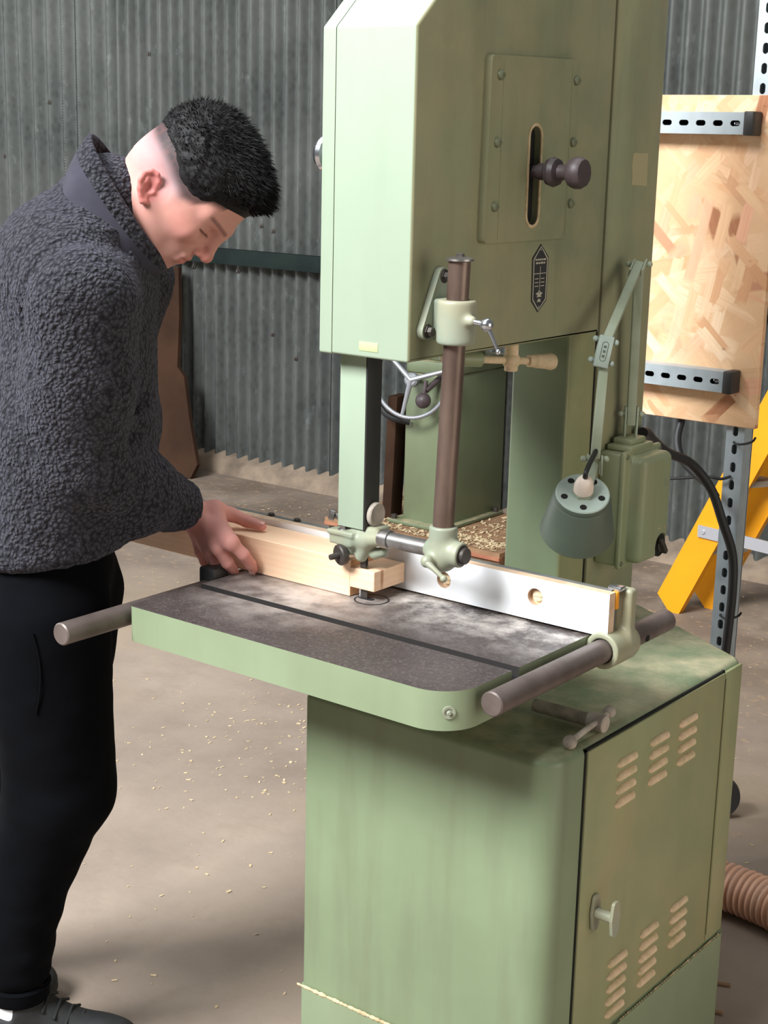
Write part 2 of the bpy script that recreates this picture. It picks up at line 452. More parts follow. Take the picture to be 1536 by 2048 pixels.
# ------------------------------------------------------------------ implicit surfaces (for castings and the figure)
class Field:
    def __init__(s, xs, ys, zs):
        s.x, s.y, s.z = (np.asarray(a, np.float32) for a in (xs, ys, zs))
        s.F = np.full((len(s.x), len(s.y), len(s.z)), .2, np.float32)
    @staticmethod
    def uni(lo, hi, h):
        return Field(*[np.arange(lo[i], hi[i] + h, h) for i in range(3)])
    def _sl(s, lo, hi):
        r = []
        for a, l, h in zip((s.x, s.y, s.z), lo, hi):
            r.append(slice(int(np.searchsorted(a, l)), int(np.searchsorted(a, h))))
        return tuple(r)
    def _g(s, sl):
        return (s.x[sl[0]][:, None, None], s.y[sl[1]][None, :, None], s.z[sl[2]][None, None, :])
    def _apply(s, sl, d, k, op):
        F = s.F[sl]
        if op == 'add':
            if k > 0:
                h = np.maximum(k - np.abs(F - d), 0) / k; s.F[sl] = np.minimum(F, d) - h * h * k * .25
            else: s.F[sl] = np.minimum(F, d)
        elif op == 'sub':
            d = -d
            if k > 0:
                h = np.maximum(k - np.abs(F - d), 0) / k; s.F[sl] = np.maximum(F, d) + h * h * k * .25
            else: s.F[sl] = np.maximum(F, d)
    def cap(s, a, b, ra, rb=None, k=.0, op='add', sq=(1, 1, 1)):
        rb = ra if rb is None else rb
        sq = np.array(sq, float); a = np.array(a, float); b = np.array(b, float)
        m = (max(ra, rb) + k + .02) * sq
        sl = s._sl(np.minimum(a, b) - m, np.maximum(a, b) + m)
        X, Y, Z = s._g(sl)
        A, B = a / sq, b / sq; ab = B - A; L = max(float(ab @ ab), 1e-12)
        px, py, pz = X / sq[0] - A[0], Y / sq[1] - A[1], Z / sq[2] - A[2]
        t = np.clip((px * ab[0] + py * ab[1] + pz * ab[2]) / L, 0, 1)
        d = np.sqrt((px - ab[0] * t) ** 2 + (py - ab[1] * t) ** 2 + (pz - ab[2] * t) ** 2) - (ra + (rb - ra) * t)
        s._apply(sl, d.astype(np.float32), k, op); return s
    def ell(s, c, rad, k=.0, op='add', axes=None):
        c = np.array(c, float); rad = np.array(rad, float)
        A = np.eye(3) if axes is None else np.array(axes, float)
        m = np.sqrt(((A * rad[:, None]) ** 2).sum(0)) + k + .02
        sl = s._sl(c - m, c + m); X, Y, Z = s._g(sl)
        X, Y, Z = X - c[0], Y - c[1], Z - c[2]
        q = [(X * A[i][0] + Y * A[i][1] + Z * A[i][2]) for i in range(3)]
        k0 = np.sqrt(sum((q[i] / rad[i]) ** 2 for i in range(3))); k1 = np.sqrt(sum((q[i] / rad[i] ** 2) ** 2 for i in range(3)))
        d = np.where(k1 > 1e-6, k0 * (k0 - 1) / np.maximum(k1, 1e-6), -rad.min())
        s._apply(sl, d.astype(np.float32), k, op); return s
    def rbox(s, lo, hi, r, k=.0, op='add'):
        lo, hi = np.array(lo, float), np.array(hi, float); c = (lo + hi) / 2; h = (hi - lo) / 2 - r
        sl = s._sl(lo - k - .02, hi + k + .02); X, Y, Z = s._g(sl)
        q = [np.abs(X - c[0]) - h[0], np.abs(Y - c[1]) - h[1], np.abs(Z - c[2]) - h[2]]
        d = np.sqrt(sum(np.maximum(v, 0) ** 2 for v in q)) + np.minimum(np.maximum(np.maximum(q[0], q[1]), q[2]), 0) - r
        s._apply(sl, (d + 0 * (X + Y + Z)).astype(np.float32), k, op); return s
    def half(s, p, n, k=.0):
        """keep the side opposite to n"""
        n = np.array(n, float); n /= np.linalg.norm(n)
        X, Y, Z = s._g((slice(None),) * 3)
        d = ((X - p[0]) * n[0] + (Y - p[1]) * n[1] + (Z - p[2]) * n[2]).astype(np.float32)
        if k > 0:
            h = np.maximum(k - np.abs(s.F - d), 0) / k; s.F = np.maximum(s.F, d) + h * h * k * .25
        else: s.F = np.maximum(s.F, d)
        return s
    def mesh(s):
        F = s.F; I = F < 0
        nx, ny, nz = F.shape
        cnt = np.zeros((nx - 1, ny - 1, nz - 1), np.uint8)
        for i in (0, 1):
            for j in (0, 1):
                for k in (0, 1): cnt += I[i:nx - 1 + i, j:ny - 1 + j, k:nz - 1 + k]
        act = np.argwhere((cnt > 0) & (cnt < 8))
        idx = -np.ones(cnt.shape, np.int64); idx[tuple(act.T)] = np.arange(len(act))
        acc = np.zeros((len(act), 3)); num = np.zeros(len(act))
        ax = (s.x, s.y, s.z)
        for a in range(3):
            o = [b for b in range(3) if b != a]
            for p in (0, 1):
                for q in (0, 1):
                    c0 = act.copy(); c0[:, o[0]] += p; c0[:, o[1]] += q
                    c1 = c0.copy(); c1[:, a] += 1
                    f0, f1 = F[tuple(c0.T)], F[tuple(c1.T)]
                    m = (f0 < 0) != (f1 < 0)
                    t = f0 / np.where(np.abs(f0 - f1) < 1e-12, 1, f0 - f1)
                    pt = np.stack([ax[b][c0[:, b]] for b in range(3)], 1).astype(float)
                    pt[:, a] += t * (ax[a][c1[:, a]] - ax[a][c0[:, a]])
                    acc[m] += pt[m]; num[m] += 1
        V = acc / num[:, None]
        Q = []
        for a in range(3):
            o = [b for b in range(3) if b != a]
            sl0 = [slice(None)] * 3; sl1 = [slice(None)] * 3
            sl0[a] = slice(0, F.shape[a] - 1); sl1[a] = slice(1, F.shape[a])
            ch = I[tuple(sl0)] != I[tuple(sl1)]
            e = np.argwhere(ch)
            e = e[(e[:, o[0]] > 0) & (e[:, o[1]] > 0) & (e[:, o[0]] < F.shape[o[0]] - 1) & (e[:, o[1]] < F.shape[o[1]] - 1)]
            fl = I[tuple(e.T)]
            qs = []
            for p, q in ((0, 0), (1, 0), (1, 1), (0, 1)):
                c = e.copy(); c[:, o[0]] -= p; c[:, o[1]] -= q; qs.append(idx[tuple(c.T)])
            q = np.stack(qs, 1)
            if a == 1: fl = ~fl
            q[~fl] = q[~fl][:, ::-1]
            Q.append(q)
        Q = np.concatenate(Q); Q = Q[(Q >= 0).all(1)]
        return V, Q

def relax(V, Q, n=1, lam=.5):
    for _ in range(n):
        acc = np.zeros_like(V); c = np.zeros(len(V))
        for i in range(4):
            a, b = Q[:, i], Q[:, (i + 1) % 4]
            np.add.at(acc, a, V[b]); np.add.at(c, a, 1); np.add.at(acc, b, V[a]); np.add.at(c, b, 1)
        V = V + lam * (acc / np.maximum(c, 1)[:, None] - V)
    return V

def link_np(name, V, Q, mats, parent, smooth=0, colors=None):
    base = np.array(WORLD[parent.name])
    me = bpy.data.meshes.new(name)
    me.from_pydata((V - base).tolist(), [], Q.tolist()); me.update()
    o = bpy.data.objects.new(name, me); COL.objects.link(o); o.parent = parent; WORLD[o.name] = Vector(base)
    for m in (mats if isinstance(mats, (list, tuple)) else [mats]): me.materials.append(M[m])
    me.shade_smooth()
    if smooth: me.set_sharp_from_angle(angle=R(smooth))
    if colors is not None:
        at = me.color_attributes.new('Col', 'FLOAT_COLOR', 'POINT')
        at.data.foreach_set('color', np.concatenate([colors, np.ones((len(colors), 1))], 1).astype(np.float32).ravel())
    return o

# ================================================================== THE BANDSAW  (blade runs near the origin, feed along X, throat along Y)
saw = thing('bandsaw', 'old green vertical bandsaw with brown table rails and a round guide post', 'bandsaw', (.15, .3, 0))
PX, PY, PZ = Vector((1, 0, 0)), Vector((0, 1, 0)), Vector((0, 0, 1))

# --- base cabinet
CT = .74
cab2d = [(-.07, -.055), (.40, -.055), (.40, .575), (.10, .752), (-.07, .752)]
bm = nb()
plate(bm, (0, 0, .212), PX, PY, (0, 0, CT - .212), roundpoly(cab2d, [.012, .045, .03, .03, .01], 8))
tops = [e for e in bm.edges if all(abs(v.co.z - CT) < 1e-5 for v in e.verts) and len(e.link_faces) == 2 and any(abs(f.normal.z) < .5 for f in (f for f in e.link_faces if (f.normal_update() or True)))]
bmesh.ops.bevel(bm, geom=tops, offset=.014, segments=4, affect='EDGES', profile=.5)
cab = link('base_cabinet', bm, 'green_top', saw)
bm = nb()
plate(bm, (0, 0, 0), PX, PY, (0, 0, .212), roundpoly([(-.071, -.0595), (.406, -.0595), (.406, .582), (.105, .76), (-.071, .76)], [.012, .047, .03, .03, .01], 8))
link('plinth', bm, 'green', saw)
bm = nb()   # ridge of sawdust lying on the plinth ledge
for i in range(60):
    t = i / 59
    ball(bm, (-.07 + .36 * t + random.uniform(-.003, .003), -.0585, .212), random.uniform(.0025, .0045), 8, (1.8, .8, .9))
for i in range(46):
    ball(bm, (.4035, .2 + .36 * i / 45, .212), random.uniform(.0015, .003), 8, (.8, 1.8, .9))
link('ledge_dust', bm, 'dustlight', saw)['kind'] = 'stuff'

# --- cabinet door with louvres, latch and hinge
bm = nb()
box(bm, (.398, .04, .222), (.4045, .503, CT - .008), .0015)
door = link('cabinet_door', bm, 'green_door', saw)
bm = nb()
box(bm, (.398, .505, .222), (.4045, .57, CT - .008), .0015)
link('door_hinge_stile', bm, 'green_door', saw)
bm = nb()
cyl(bm, (.4045, .5075, .235), (.4045, .5075, CT - .02), .0028, seg=10)
link('piano_hinge', bm, 'green_door', saw)
bm = nb()   # dark seam round the door
box(bm, (.3975, .0355, .218), (.4012, .0402, CT - .004)); box(bm, (.3975, .0355, CT - .0085), (.4012, .505, CT - .0045)); box(bm, (.3975, .5, .218), (.4012, .5055, CT - .004))
link('door_gap', bm, 'dark', saw)
def louvre(y0, z0, n):
    bm = nb()
    for k in range(n):
        z = z0 - k * .0225
        lathe(bm, (.4036, y0, z), (0, 1, 0), [(0, .002), (.007, .0074), (.056, .0074), (.063, .002)], 12)
    o = link('louvre', bm, 'dust', door); o['label'] = 'louvre slats coated with sawdust'
louvre(.130, .682, 4); louvre(.236, .684, 4); louvre(.336, .686, 4)
louvre(.140, .335, 5); louvre(.246, .342, 5); louvre(.352, .346, 4)
def latch(parent, c, ax, name='latch'):
    """two tall rounded wings joined by a stem"""
    bm = nb(); a = Vector(ax)
    side = Vector((0, 0, 1)).cross(a)
    for s, hh in ((.002, .030), (.036, .029)):
        ol = roundpoly([(-.008, -hh), (.008, -hh), (.013, 0), (.008, hh), (-.008, hh), (-.013, 0)], .006, 5)
        plate(bm, Vector(c) + a * s, side, (0, 0, 1), a * .005, ol)
    cyl(bm, Vector(c) + a * .003, Vector(c) + a * .036, .009)
    return link(name, bm, 'cast', parent)
latch(door, (.404, .083, .455), (1, 0, 0))

# --- column
bm = nb(); box(bm, (-.012, .432, CT - .02), (.103, .524, 1.30), .006, 3)
bm.normal_update()
for fc in bm.faces: fc.material_index = 1 if fc.normal.x > .5 else 0
link('column', bm, ['green', 'green_door'], saw)
bm = nb(); box(bm, (-.05, .531, CT - .02), (.105, .71, 1.947), .004, 2)
link('back_column', bm, 'green_dusty', saw)
bm = nb(); box(bm, (-.01, .522, CT - .02), (.1, .533, 1.94)); link('column_gap', bm, 'dark', saw)

# --- upper casing
HB = 1.288
hd = [(-.033, HB), (.526, HB), (.526, 1.945), (.16, 1.945), (-.033, 1.767)]
bm = nb()
plate(bm, (-.041, 0, 0), PY, PZ, (.146, 0, 0), roundpoly(hd, [.004, .002, .002, .01, .006], 4), mi=0)
es = [e for e in bm.edges if all(abs(v.co.x - .105) < 1e-5 for v in e.verts) and len([f for f in e.link_faces if abs((f.normal_update() or f.normal).x) < .5]) == 1]
bmesh.ops.bevel(bm, geom=es, offset=.005, segments=3, affect='EDGES', profile=.5)
bm.normal_update()
for f in bm.faces: f.material_index = 1 if f.normal.x > .5 else 0
head = link('upper_casing', bm, ['green_light', 'green_dusty'], saw)
bm = nb()
plate(bm, (-.066, 0, 0), PY, PZ, (.0235, 0, 0), roundpoly([(-.033, HB - .001), (.70, HB - .001), (.70, 1.76), (.545, 1.945), (.16, 1.945), (-.033, 1.767)], [.004, .02, .02, .01, .01, .006], 4))
wd = link('wheel_door', bm, 'green_light', saw)
bm = nb()
lathe(bm, (-.066, .0, 1.585), (-1, 0, 0), [(0, .016), (.004, .014), (.010, .012), (.014, .024), (.020, .027), (.026, .024), (.029, .012)], 28)
o = link('door_knob', bm, 'bright', wd); o['label'] = 'polished oval door knob'
bm = nb(); plate(bm, (-.0427, 0, 0), PY, PZ, (.002, 0, 0), [(-.030, HB + .003), (.5, HB + .003), (.5, 1.94), (.161, 1.941), (-.030, 1.765)]); link('casing_gap', bm, 'dark', saw)

# --- tension plate with slot, screws and knob
bm = nb()
pl = roundpoly([(.135, 1.457), (.393, 1.457), (.396, 1.741), (.140, 1.736)], .008, 4)
plate(bm, (.105, 0, 0), PY, PZ, (.013, 0, 0), pl, [slot2d(.269, 1.558, .155, .034, True, 10)])
bm.normal_update()
tp = link('tension_plate', bm, 'green_dusty', saw, smooth=30)
for w in tp.data.materials: pass
bm = nb()
o2 = slot2d(.269, 1.558, .163, .042, True, 12); i2 = slot2d(.269, 1.558, .153, .032, True, 12)
plate(bm, (.1172, 0, 0), PY, PZ, (.0022, 0, 0), o2, [i2]); o = link('slot_rim', bm, 'dustlight', tp); o['label'] = 'pale rim of the slot'
bm = nb(); plate(bm, (.1052, 0, 0), PY, PZ, (.0012, 0, 0), slot2d(.269, 1.558, .154, .033, True, 10)); link('slot_recess', bm, 'dark', tp)
for y, z in ((.162, 1.707), (.384, 1.708), (.160, 1.608), (.382, 1.611), (.159, 1.512), (.384, 1.513)):
    bm = nb(); lathe(bm, (.118, y, z), (1, 0, 0), [(0, .0078), (.004, .0074), (.0068, .0045), (.0074, 0)], 20)
    box(bm, (.1237, y - .005, z - .0006), (.1256, y + .005, z + .0006)); link('screw', bm, 'screw', tp)
for y in (.172, .372):
    bm = nb(); box(bm, (.1178, y - .0006, 1.462), (.1186, y + .0006, 1.732)); link('fold_line', bm, 'green_old', tp)
bm = nb()
kc = Vector((.106, .269, 1.565))
lathe(bm, kc, (1, 0, 0), [(0, .0105), (.022, .0105), (.022, .013), (.034, .0135), (.036, .0105), (.040, .021), (.048, .0235), (.056, .021), (.060, .0125), (.070, .0115), (.076, .013), (.080, .021), (.086, .0245), (.098, .0245), (.104, .021), (.107, 0)], 12)
tk = link('tension_knob', bm, 'knob', saw, smooth=30)

# --- nameplate (elongated six-sided tension scale), maker's marks too small to read
hexo = [(.320, 1.449), (.296, 1.427), (.298, 1.357), (.319, 1.338), (.344, 1.356), (.345, 1.427)]
bm = nb(); plate(bm, (.105, 0, 0), PY, PZ, (.0012, 0, 0), hexo)
npl = link('tension_scale', bm, 'blackpaint', saw)
bm = nb()
ins = [(.5 * 0 + .3202 + (y - .3202) * .90, 1.394 + (z - 1.394) * .95) for y, z in hexo]
ins2 = [(.3202 + (y - .3202) * .80, 1.394 + (z - 1.394) * .915) for y, z in hexo]
plate(bm, (.1062, 0, 0), PY, PZ, (.0004, 0, 0), ins, [ins2])
def dash(y0, y1, z, h=.0022): box(bm, (.1062, y0, z - h / 2), (.1067, y1, z + h / 2))
for z, seq in ((1.424, (.304, .309, .3105, .314, .3155, .321, .3225, .327, .3285, .336)), (1.4185, (.306, .313, .3145, .319, .3205, .328, .3295, .334))):
    for a, b in zip(seq[::2], seq[1::2]): dash(a, b, z, .003)
dash(.302, .338, 1.4015, .0012)
box(bm, (.1062, .3195, 1.368), (.1067, .3208, 1.413))
for z in (1.393, 1.387, 1.381): dash(.323, .334, z, .0014); dash(.305, .316, z, .0014)
plate(bm, (.1062, 0, 0), PY, PZ, (.0005, 0, 0), [(.312, 1.363), (.328, 1.363), (.325, 1.366), (.331, 1.369), (.324, 1.371), (.320, 1.376), (.316, 1.371), (.309, 1.369), (.315, 1.366)])
plate(bm, (.1062, 0, 0), PY, PZ, (.0005, 0, 0), [(.314, 1.355), (.326, 1.355), (.323, 1.360), (.317, 1.360)])
link('scale_marking', bm, 'platemark', npl)
for z, y in ((1.441, .320), (1.346, .3195)):
    bm = nb(); lathe(bm, (.1062, y, z), (1, 0, 0), [(0, .003), (.001, .0025), (.0015, 0)], 12); link('rivet', bm, 'steel', npl)
bm = nb(); plate(bm, (.105, 0, 0), PY, PZ, (.0006, 0, 0), [(.612, 1.594), (.624, 1.597), (.629, 1.595), (.666, 1.596), (.668, 1.538), (.611, 1.541), (.613, 1.556), (.609, 1.572)])
o = link('old_label', bm, 'sticker', saw); o['label'] = 'faded torn paper label'
bm = nb(); box(bm, (.012, -.0337, 1.298), (.048, -.0328, 1.312), .0003); o = link('paint_label', bm, 'sticker2', saw); o['label'] = 'small pale green label'

# --- guide post and its clamp
GX = .160
GB, GT = Vector((.1535, 0, 1.0)), Vector((.1685, 0, 1.441))
bm = nb(); cyl(bm, GB, GT, .0163, seg=40)
post = link('guide_post', bm, 'post', saw)
bm = nb()
lathe(bm, (.1685, 0, 1.440), (0, 0, 1), [(0, .0175), (.001, .021), (.004, .0205), (.0065, .013), (.007, .0)], 36)
hexbolt(bm, (.1685, 0, 1.446), (0, 0, 1), .0065, .0055)
link('post_cap', bm, 'steel', post)
CX = .1665
f = Field.uni((.100, -.05, 1.29), (.215, .07, 1.40), .0016)
f.cap((CX, 0, 1.328), (CX, 0, 1.377), .0292)
f.half((CX, 0, 1.3845), (0, 0, 1), .004); f.half((CX, 0, 1.3195), (0, 0, -1), .004)
f.rbox((.108, .010, 1.3225), (.160, .040, 1.3815), .006, .010)
f.half((.1155, 0, 0), (-1, 0, 0)); f.cap((CX - .0065, 0, 1.2), (CX + .006, 0, 1.5), .0166, None, 0, 'sub')
f.cap((.184, -.008, 1.357), (.200, -.010, 1.357), .0085, .0075, .006)
V, Q = f.mesh(); V = relax(V, Q, 1)
clamp = link_np('post_clamp', V, Q, 'cast', saw)
def hull2d(cs, n=20):
    """convex outline round several circles (y, z, r)"""
    pts = [(y + r * math.cos(2 * math.pi * k / n), z + r * math.sin(2 * math.pi * k / n)) for y, z, r in cs for k in range(n)]
    pts = sorted(set(pts)); up_, lo_ = [], []
    for P_ in pts:
        while len(lo_) > 1 and (lo_[-1][0] - lo_[-2][0]) * (P_[1] - lo_[-2][1]) - (lo_[-1][1] - lo_[-2][1]) * (P_[0] - lo_[-2][0]) <= 0: lo_.pop()
        lo_.append(P_)
    for P_ in reversed(pts):
        while len(up_) > 1 and (up_[-1][0] - up_[-2][0]) * (P_[1] - up_[-2][1]) - (up_[-1][1] - up_[-2][1]) * (P_[0] - up_[-2][0]) <= 0: up_.pop()
        up_.append(P_)
    return lo_[:-1] + up_[:-1]
bm = nb(); plate(bm, (.1055, 0, 0), PY, PZ, (.011, 0, 0), hull2d([(.036, 1.413, .0135), (-.002, 1.334, .0135), (.058, 1.334, .0135)]))
link('clamp_flange', bm, 'cast', clamp)
for y, z in ((.036, 1.413), (-.002, 1.334)):
    bm = nb(); cyl(bm, (.1165, y, z), (.1178, y, z), .0105, seg=24); hexbolt(bm, (.1175, y, z), (1, 0, 0), .0072, .0095); link('bolt', bm, 'bolt', clamp)
bm = nb()
cyl(bm, (.196, -.010, 1.357), (.218, -.010, 1.355), .0045); ball(bm, (.226, -.010, 1.354), .0098, 28)
tube(bm, [(.226, -.010, 1.354), (.237, -.010, 1.336), (.247, -.010, 1.318)], .003, 12, radii=[.0045, .0028, .0022]); ball(bm, (.2475, -.010, 1.317), .0042, 16)
o = link('clamp_lever', bm, 'bright', clamp); o['label'] = 'chrome ball lever'

# --- knuckle at the foot of the post, cross arm
KZ = 1.003
f = Field.uni((.115, -.045, .955), (.215, .045, 1.06), .0014)
f.cap((GX - .005, 0, 1.005), (GX - .0045, 0, 1.04), .0212, .0218)
f.half((GX, 0, 1.043), (0, 0, 1), .003)
f.cap((.139, 0, KZ), (.186, 0, KZ), .0175, .0195, .010)
f.ell((GX - .003, 0, .993), (.022, .0225, .0215), .008)
f.cap((.146, -.014, .996), (.150, -.028, .993), .0095, .0085, .006)
f.half((.192, 0, 0), (1, 0, 0), .003)
V, Q = f.mesh(); V = relax(V, Q, 1)
kn = link_np('post_knuckle', V, Q, 'cast', saw)
bm = nb(); cyl(bm, (.190, 0, KZ), (.200, 0, KZ), .0125, seg=32); cyl(bm, (.1905, 0, KZ), (.193, 0, KZ), .0165, seg=32); link('arm_end', bm, 'bolt', kn)
bm = nb(); ball(bm, (.150, -.033, .993), .0098, 24); tube(bm, [(.152, -.036, .992), (.166, -.038, .986), (.183, -.036, .974)], .003, 14, radii=[.0062, .0042, .0034]); ball(bm, (.184, -.036, .973), .0056, 18)
link('knuckle_lever', bm, 'cast', kn)
bm = nb(); cyl(bm, (.035, 0, KZ), (.145, 0, KZ), .0125, seg=36); cyl(bm, (.040, 0, KZ), (.056, 0, KZ), .0148, seg=36)
link('guide_arm', bm, 'steel', saw)

# --- blade, blade guard, blade guides
bm = nb(); box(bm, (-.0185, .0195, .74), (-.0035, .0205, HB + .1)); bl = link('blade', bm, 'bolt', saw)
bm = nb(); box(bm, (-.0195, .0193, .86), (-.0165, .0207, .93)); link('blade_teeth', bm, 'bright', bl)
bm = nb()
box(bm, (-.053, .003, 1.008), (-.002, .0055, HB + .03), .0005)
grd = link('blade_guard', bm, 'green_light', saw)
bm = nb(); box(bm, (-.0019, .003, 1.006), (.0008, .040, HB + .03), .0005); box(bm, (-.0535, .004, 1.008), (-.051, .040, HB + .03), .0005)
link('guard_flange', bm, 'plastic', grd)
f = Field.uni((-.085, -.025, .945), (.075, .065, 1.035), .0014)
f.rbox((-.066, -.004, .978), (-.020, .034, 1.000), .003)
f.rbox((-.069, -.007, .9935), (-.016, .036, 1.0015), .0025, .003)
f.rbox((-.05, .0, .962), (-.024, .028, .985), .004, .006)
f.cap((-.03, .012, .985), (.035, .006, 1.000), .0135, .0115, .010)
f.cap((-.012, .014, .962), (.0, .012, .985), .010, .012, .008)
f.rbox((-.03, .008, .985), (.022, .045, 1.013), .005, .008)
f.cap((.010, .02, .968), (.026, .02, .974), .009, .008, .006)
V, Q = f.mesh(); V = relax(V, Q, 1)
gd = link_np('blade_guide', V, Q, 'cast', saw)
bm = nb(); hexbolt(bm, (-.045, .008, 1.001), (0, 0, 1), .0058, .009); cyl(bm, (-.045, .008, 1.0), (-.045, .008, 1.0025), .0095); link('guide_bolt', bm, 'steel', gd)
bm = nb(); lathe(bm, (-.038, .001, .963), (-.35, -1, -.1), [(0, .0165), (.003, .0172), (.009, .0172), (.011, .015), (.011, .006), (.020, .005), (.026, .0045), (.028, 0)], 30); link('thumb_nut', bm, 'bolt', gd)
bm = nb(); lathe(bm, (.000, .026, 1.031), (1, 0, 0), [(0, .017), (.002, .0195), (.008, .0195), (.010, .018), (.0105, 0)], 36); o = link('thrust_wheel', bm, 'dusty_steel', gd); o['label'] = 'dusty round thrust wheel'
bm = nb(); cyl(bm, (-.006, .026, 1.031), (.0008, .026, 1.031), .0208, seg=36); link('wheel_tyre', bm, 'plastic', gd)
bm = nb(); box(bm, (-.015, .0165, .9425), (-.006, .0235, .972), .0006); link('guide_finger', bm, 'bolt', gd)
bm = nb(); lathe(bm, (-.058, .014, 1.018), (-.8, -.5, .2), [(0, .005), (.008, .005), (.009, .009), (.016, .0095), (.018, .007), (.0185, 0)], 20); cyl(bm, (-.052, .018, 1.0), (-.056, .016, 1.03), .006); link('guide_screw', bm, 'steel', gd)

# --- table: two ground plates either side of the mitre slot over one casting
TZ = .89
out = roundpoly([(-.262, -.257), (.36, -.257), (.36, .172), (-.262, .172)], [.012, .062, .02, .02], 12)
def clip(poly, y0, y1):
    o = []
    for keep, lim in ((lambda p: p[1] >= y0, y0), (lambda p: p[1] <= y1, y1)):
        src = poly if not o else o; res = []
        for i, p in enumerate(src):
            q = src[(i + 1) % len(src)]
            if keep(p): res.append(p)
            if keep(p) != keep(q):
                t = (lim - p[1]) / (q[1] - p[1]); res.append((p[0] + t * (q[0] - p[0]), lim))
        o = res
    return o
bm = nb()
plate(bm, (0, 0, .833), PX, PY, (0, 0, .0378), out)
plate(bm, (0, 0, .8708), PX, PY, (0, 0, TZ - .8708), clip(out, -1, -.113))
plate(bm, (0, 0, .8708), PX, PY, (0, 0, TZ - .8708), clip(out, -.094, 1))
bm.normal_update()
bmesh.ops.recalc_face_normals(bm, faces=bm.faces[:])
for fc in bm.faces:
    c = fc.calc_center_median(); fc.material_index = 2 if ((abs(c.y + .1035) < .0105 and c.z > .866 and abs(fc.normal.y) > .5)) else 1 if fc.normal.z > .7 else 0
tb = link('table', bm, ['green', 'iron', 'groove'], saw)
bm = nb(); box(bm, (-.2618, -.1129, .8702), (.3598, -.0941, .8716)); link('slot_floor', bm, 'groove', tb)
bm = nb(); lathe(bm, (.004, .022, TZ), (0, 0, 1), [(-.004, .0275), (.0006, .0275), (.0006, .0)], 40); ti = link('table_insert', bm, 'iron', tb)
bm = nb(); lathe(bm, (.004, .022, TZ), (0, 0, 1), [(.0003, .0260), (.0008, .0260), (.0008, .0286), (.0003, .0286)], 40, cap=False); link('insert_gap', bm, 'groove', ti)
bm = nb(); plate(bm, (-.006, .021, TZ + .0005), PX, PY, (0, 0, .0005), slot2d(0, 0, .030, .012)); link('blade_slot', bm, 'dark', ti)
bm = nb(); lathe(bm, (.358, -.213, .862), (.75, -.66, 0), [(0, .0), (.001, .0)], 8) if False else None
lathe(bm, (.3415, -.2385, .86), (.72, -.69, 0), [(0, .0092), (.0025, .0092), (.0025, .006), (.0015, .0055), (.0015, 0)], 24)
cyl(bm, (.343, -.240, .86), (.3455, -.2425, .86), .0032)
link('table_screw', bm, 'cast', tb)
bm = nb()
box(bm, (-.1, .02, CT - .002), (.16, .30, .80), .01); box(bm, (-.16, .02, .79), (.22, .16, .835), .008)
link('table_trunnion', bm, 'green', saw)
# --- rails of the fence, one on each side of the table
def rail(x, y0, y1, z, drilled):
    bm = nb(); cyl(bm, (x, y0, z), (x, y1, z), .0178, seg=40, ch=.002)
    r = link('fence_rail', bm, 'rod', saw)
    if drilled:
        bm = nb(); lathe(bm, (x + .0125, y1 - .095, z - .003), (1, -.0, .1), [(0, .006), (.0056, .006), (.0056, 0)], 18); link('rail_hole', bm, 'dark', r)
rail(.386, -.203, .30, .872, True); rail(-.285, -.375, .30, .866, False)
for x in (-.285, .386):
    for y in (-.02, .2):
        bm = nb(); cyl(bm, (x, y, .868), (x + (.03 if x < 0 else -.03), y, .866), .009); link('rail_stud', bm, 'bolt', saw)
# --- table clamp handle under the right hand rail
bm = nb()
cyl(bm, (.27, .10, .756), (.392, .10, .756), .0105, seg=24); cyl(bm, (.368, .10, .756), (.397, .10, .756), .0135, seg=24)
ck = link('clamp_screw', bm, 'dusty_steel', saw)
bm = nb(); cyl(bm, (.386, .128, .764), (.386, .022, .752), .0045); ball(bm, (.386, .130, .7655), .0098); ball(bm, (.386, .014, .751), .0108)
link('tommy_bar', bm, 'dusty_steel', ck)
# --- dusty shaft and grip under the head
bm = nb(); S0, S1 = Vector((.0, .20, 1.262)), Vector((.086, .385, 1.248)); sa = (S1 - S0).normalized()
cyl(bm, S0, S1, .0062); lathe(bm, S1, sa, [(-.026, .010), (-.022, .012), (-.004, .0125), (.010, .0148), (.016, .0125), (.017, 0)], 24); cyl(bm, S1 - sa * .036, S1 - sa * .024, .0105)
lv = link('brake_handle', bm, 'dust', saw); lv['label'] = 'sawdust coated handle under the casing'
bm = nb(); c = S0.lerp(S1, .66); cyl(bm, (c.x, c.y, 1.235), (c.x, c.y, 1.293), .0115); ball(bm, c, .0155); link('handle_bracket', bm, 'dust', saw)
bm = nb(); cyl(bm, S0 + sa * .02, S0 + sa * .075, .0125); link('handle_sleeve', bm, 'green_old', saw)

# ================================================================== FENCE
fen = thing('rip_fence', 'white laminate faced rip fence standing on the bandsaw table', 'fence', (.1, .11, TZ))
bm = nb()
plate(bm, (0, .096, 0), PX, PZ, (0, .017, 0), [(-.62, .894), (.393, .894), (.393, .961), (-.62, .961)], [circ2d(.264, .9315, .0135), circ2d(.092, .925, .0135)])
bm.normal_update(); bmesh.ops.recalc_face_normals(bm, faces=bm.faces[:])
for fc in bm.faces: fc.material_index = 0 if fc.normal.y < -.9 else 1
link('facing_board', bm, ['white', 'plyedge'], fen)
for x, z in ((.264, .9315), (.092, .925)):
    bm = nb(); lathe(bm, (x, .110, z), (0, -1, 0), [(0, .0138), (.003, .0138), (.003, .010), (.006, .009), (.0065, 0)], 24); box(bm, (x - .008, .1025, z - .001), (x + .008, .1042, z + .001)); link('coach_bolt', bm, 'dust', fen)
bm = nb(); box(bm, (-.62, .1131, .893), (.388, .128, .9605), .0015); link('fence_beam', bm, 'galv', fen)
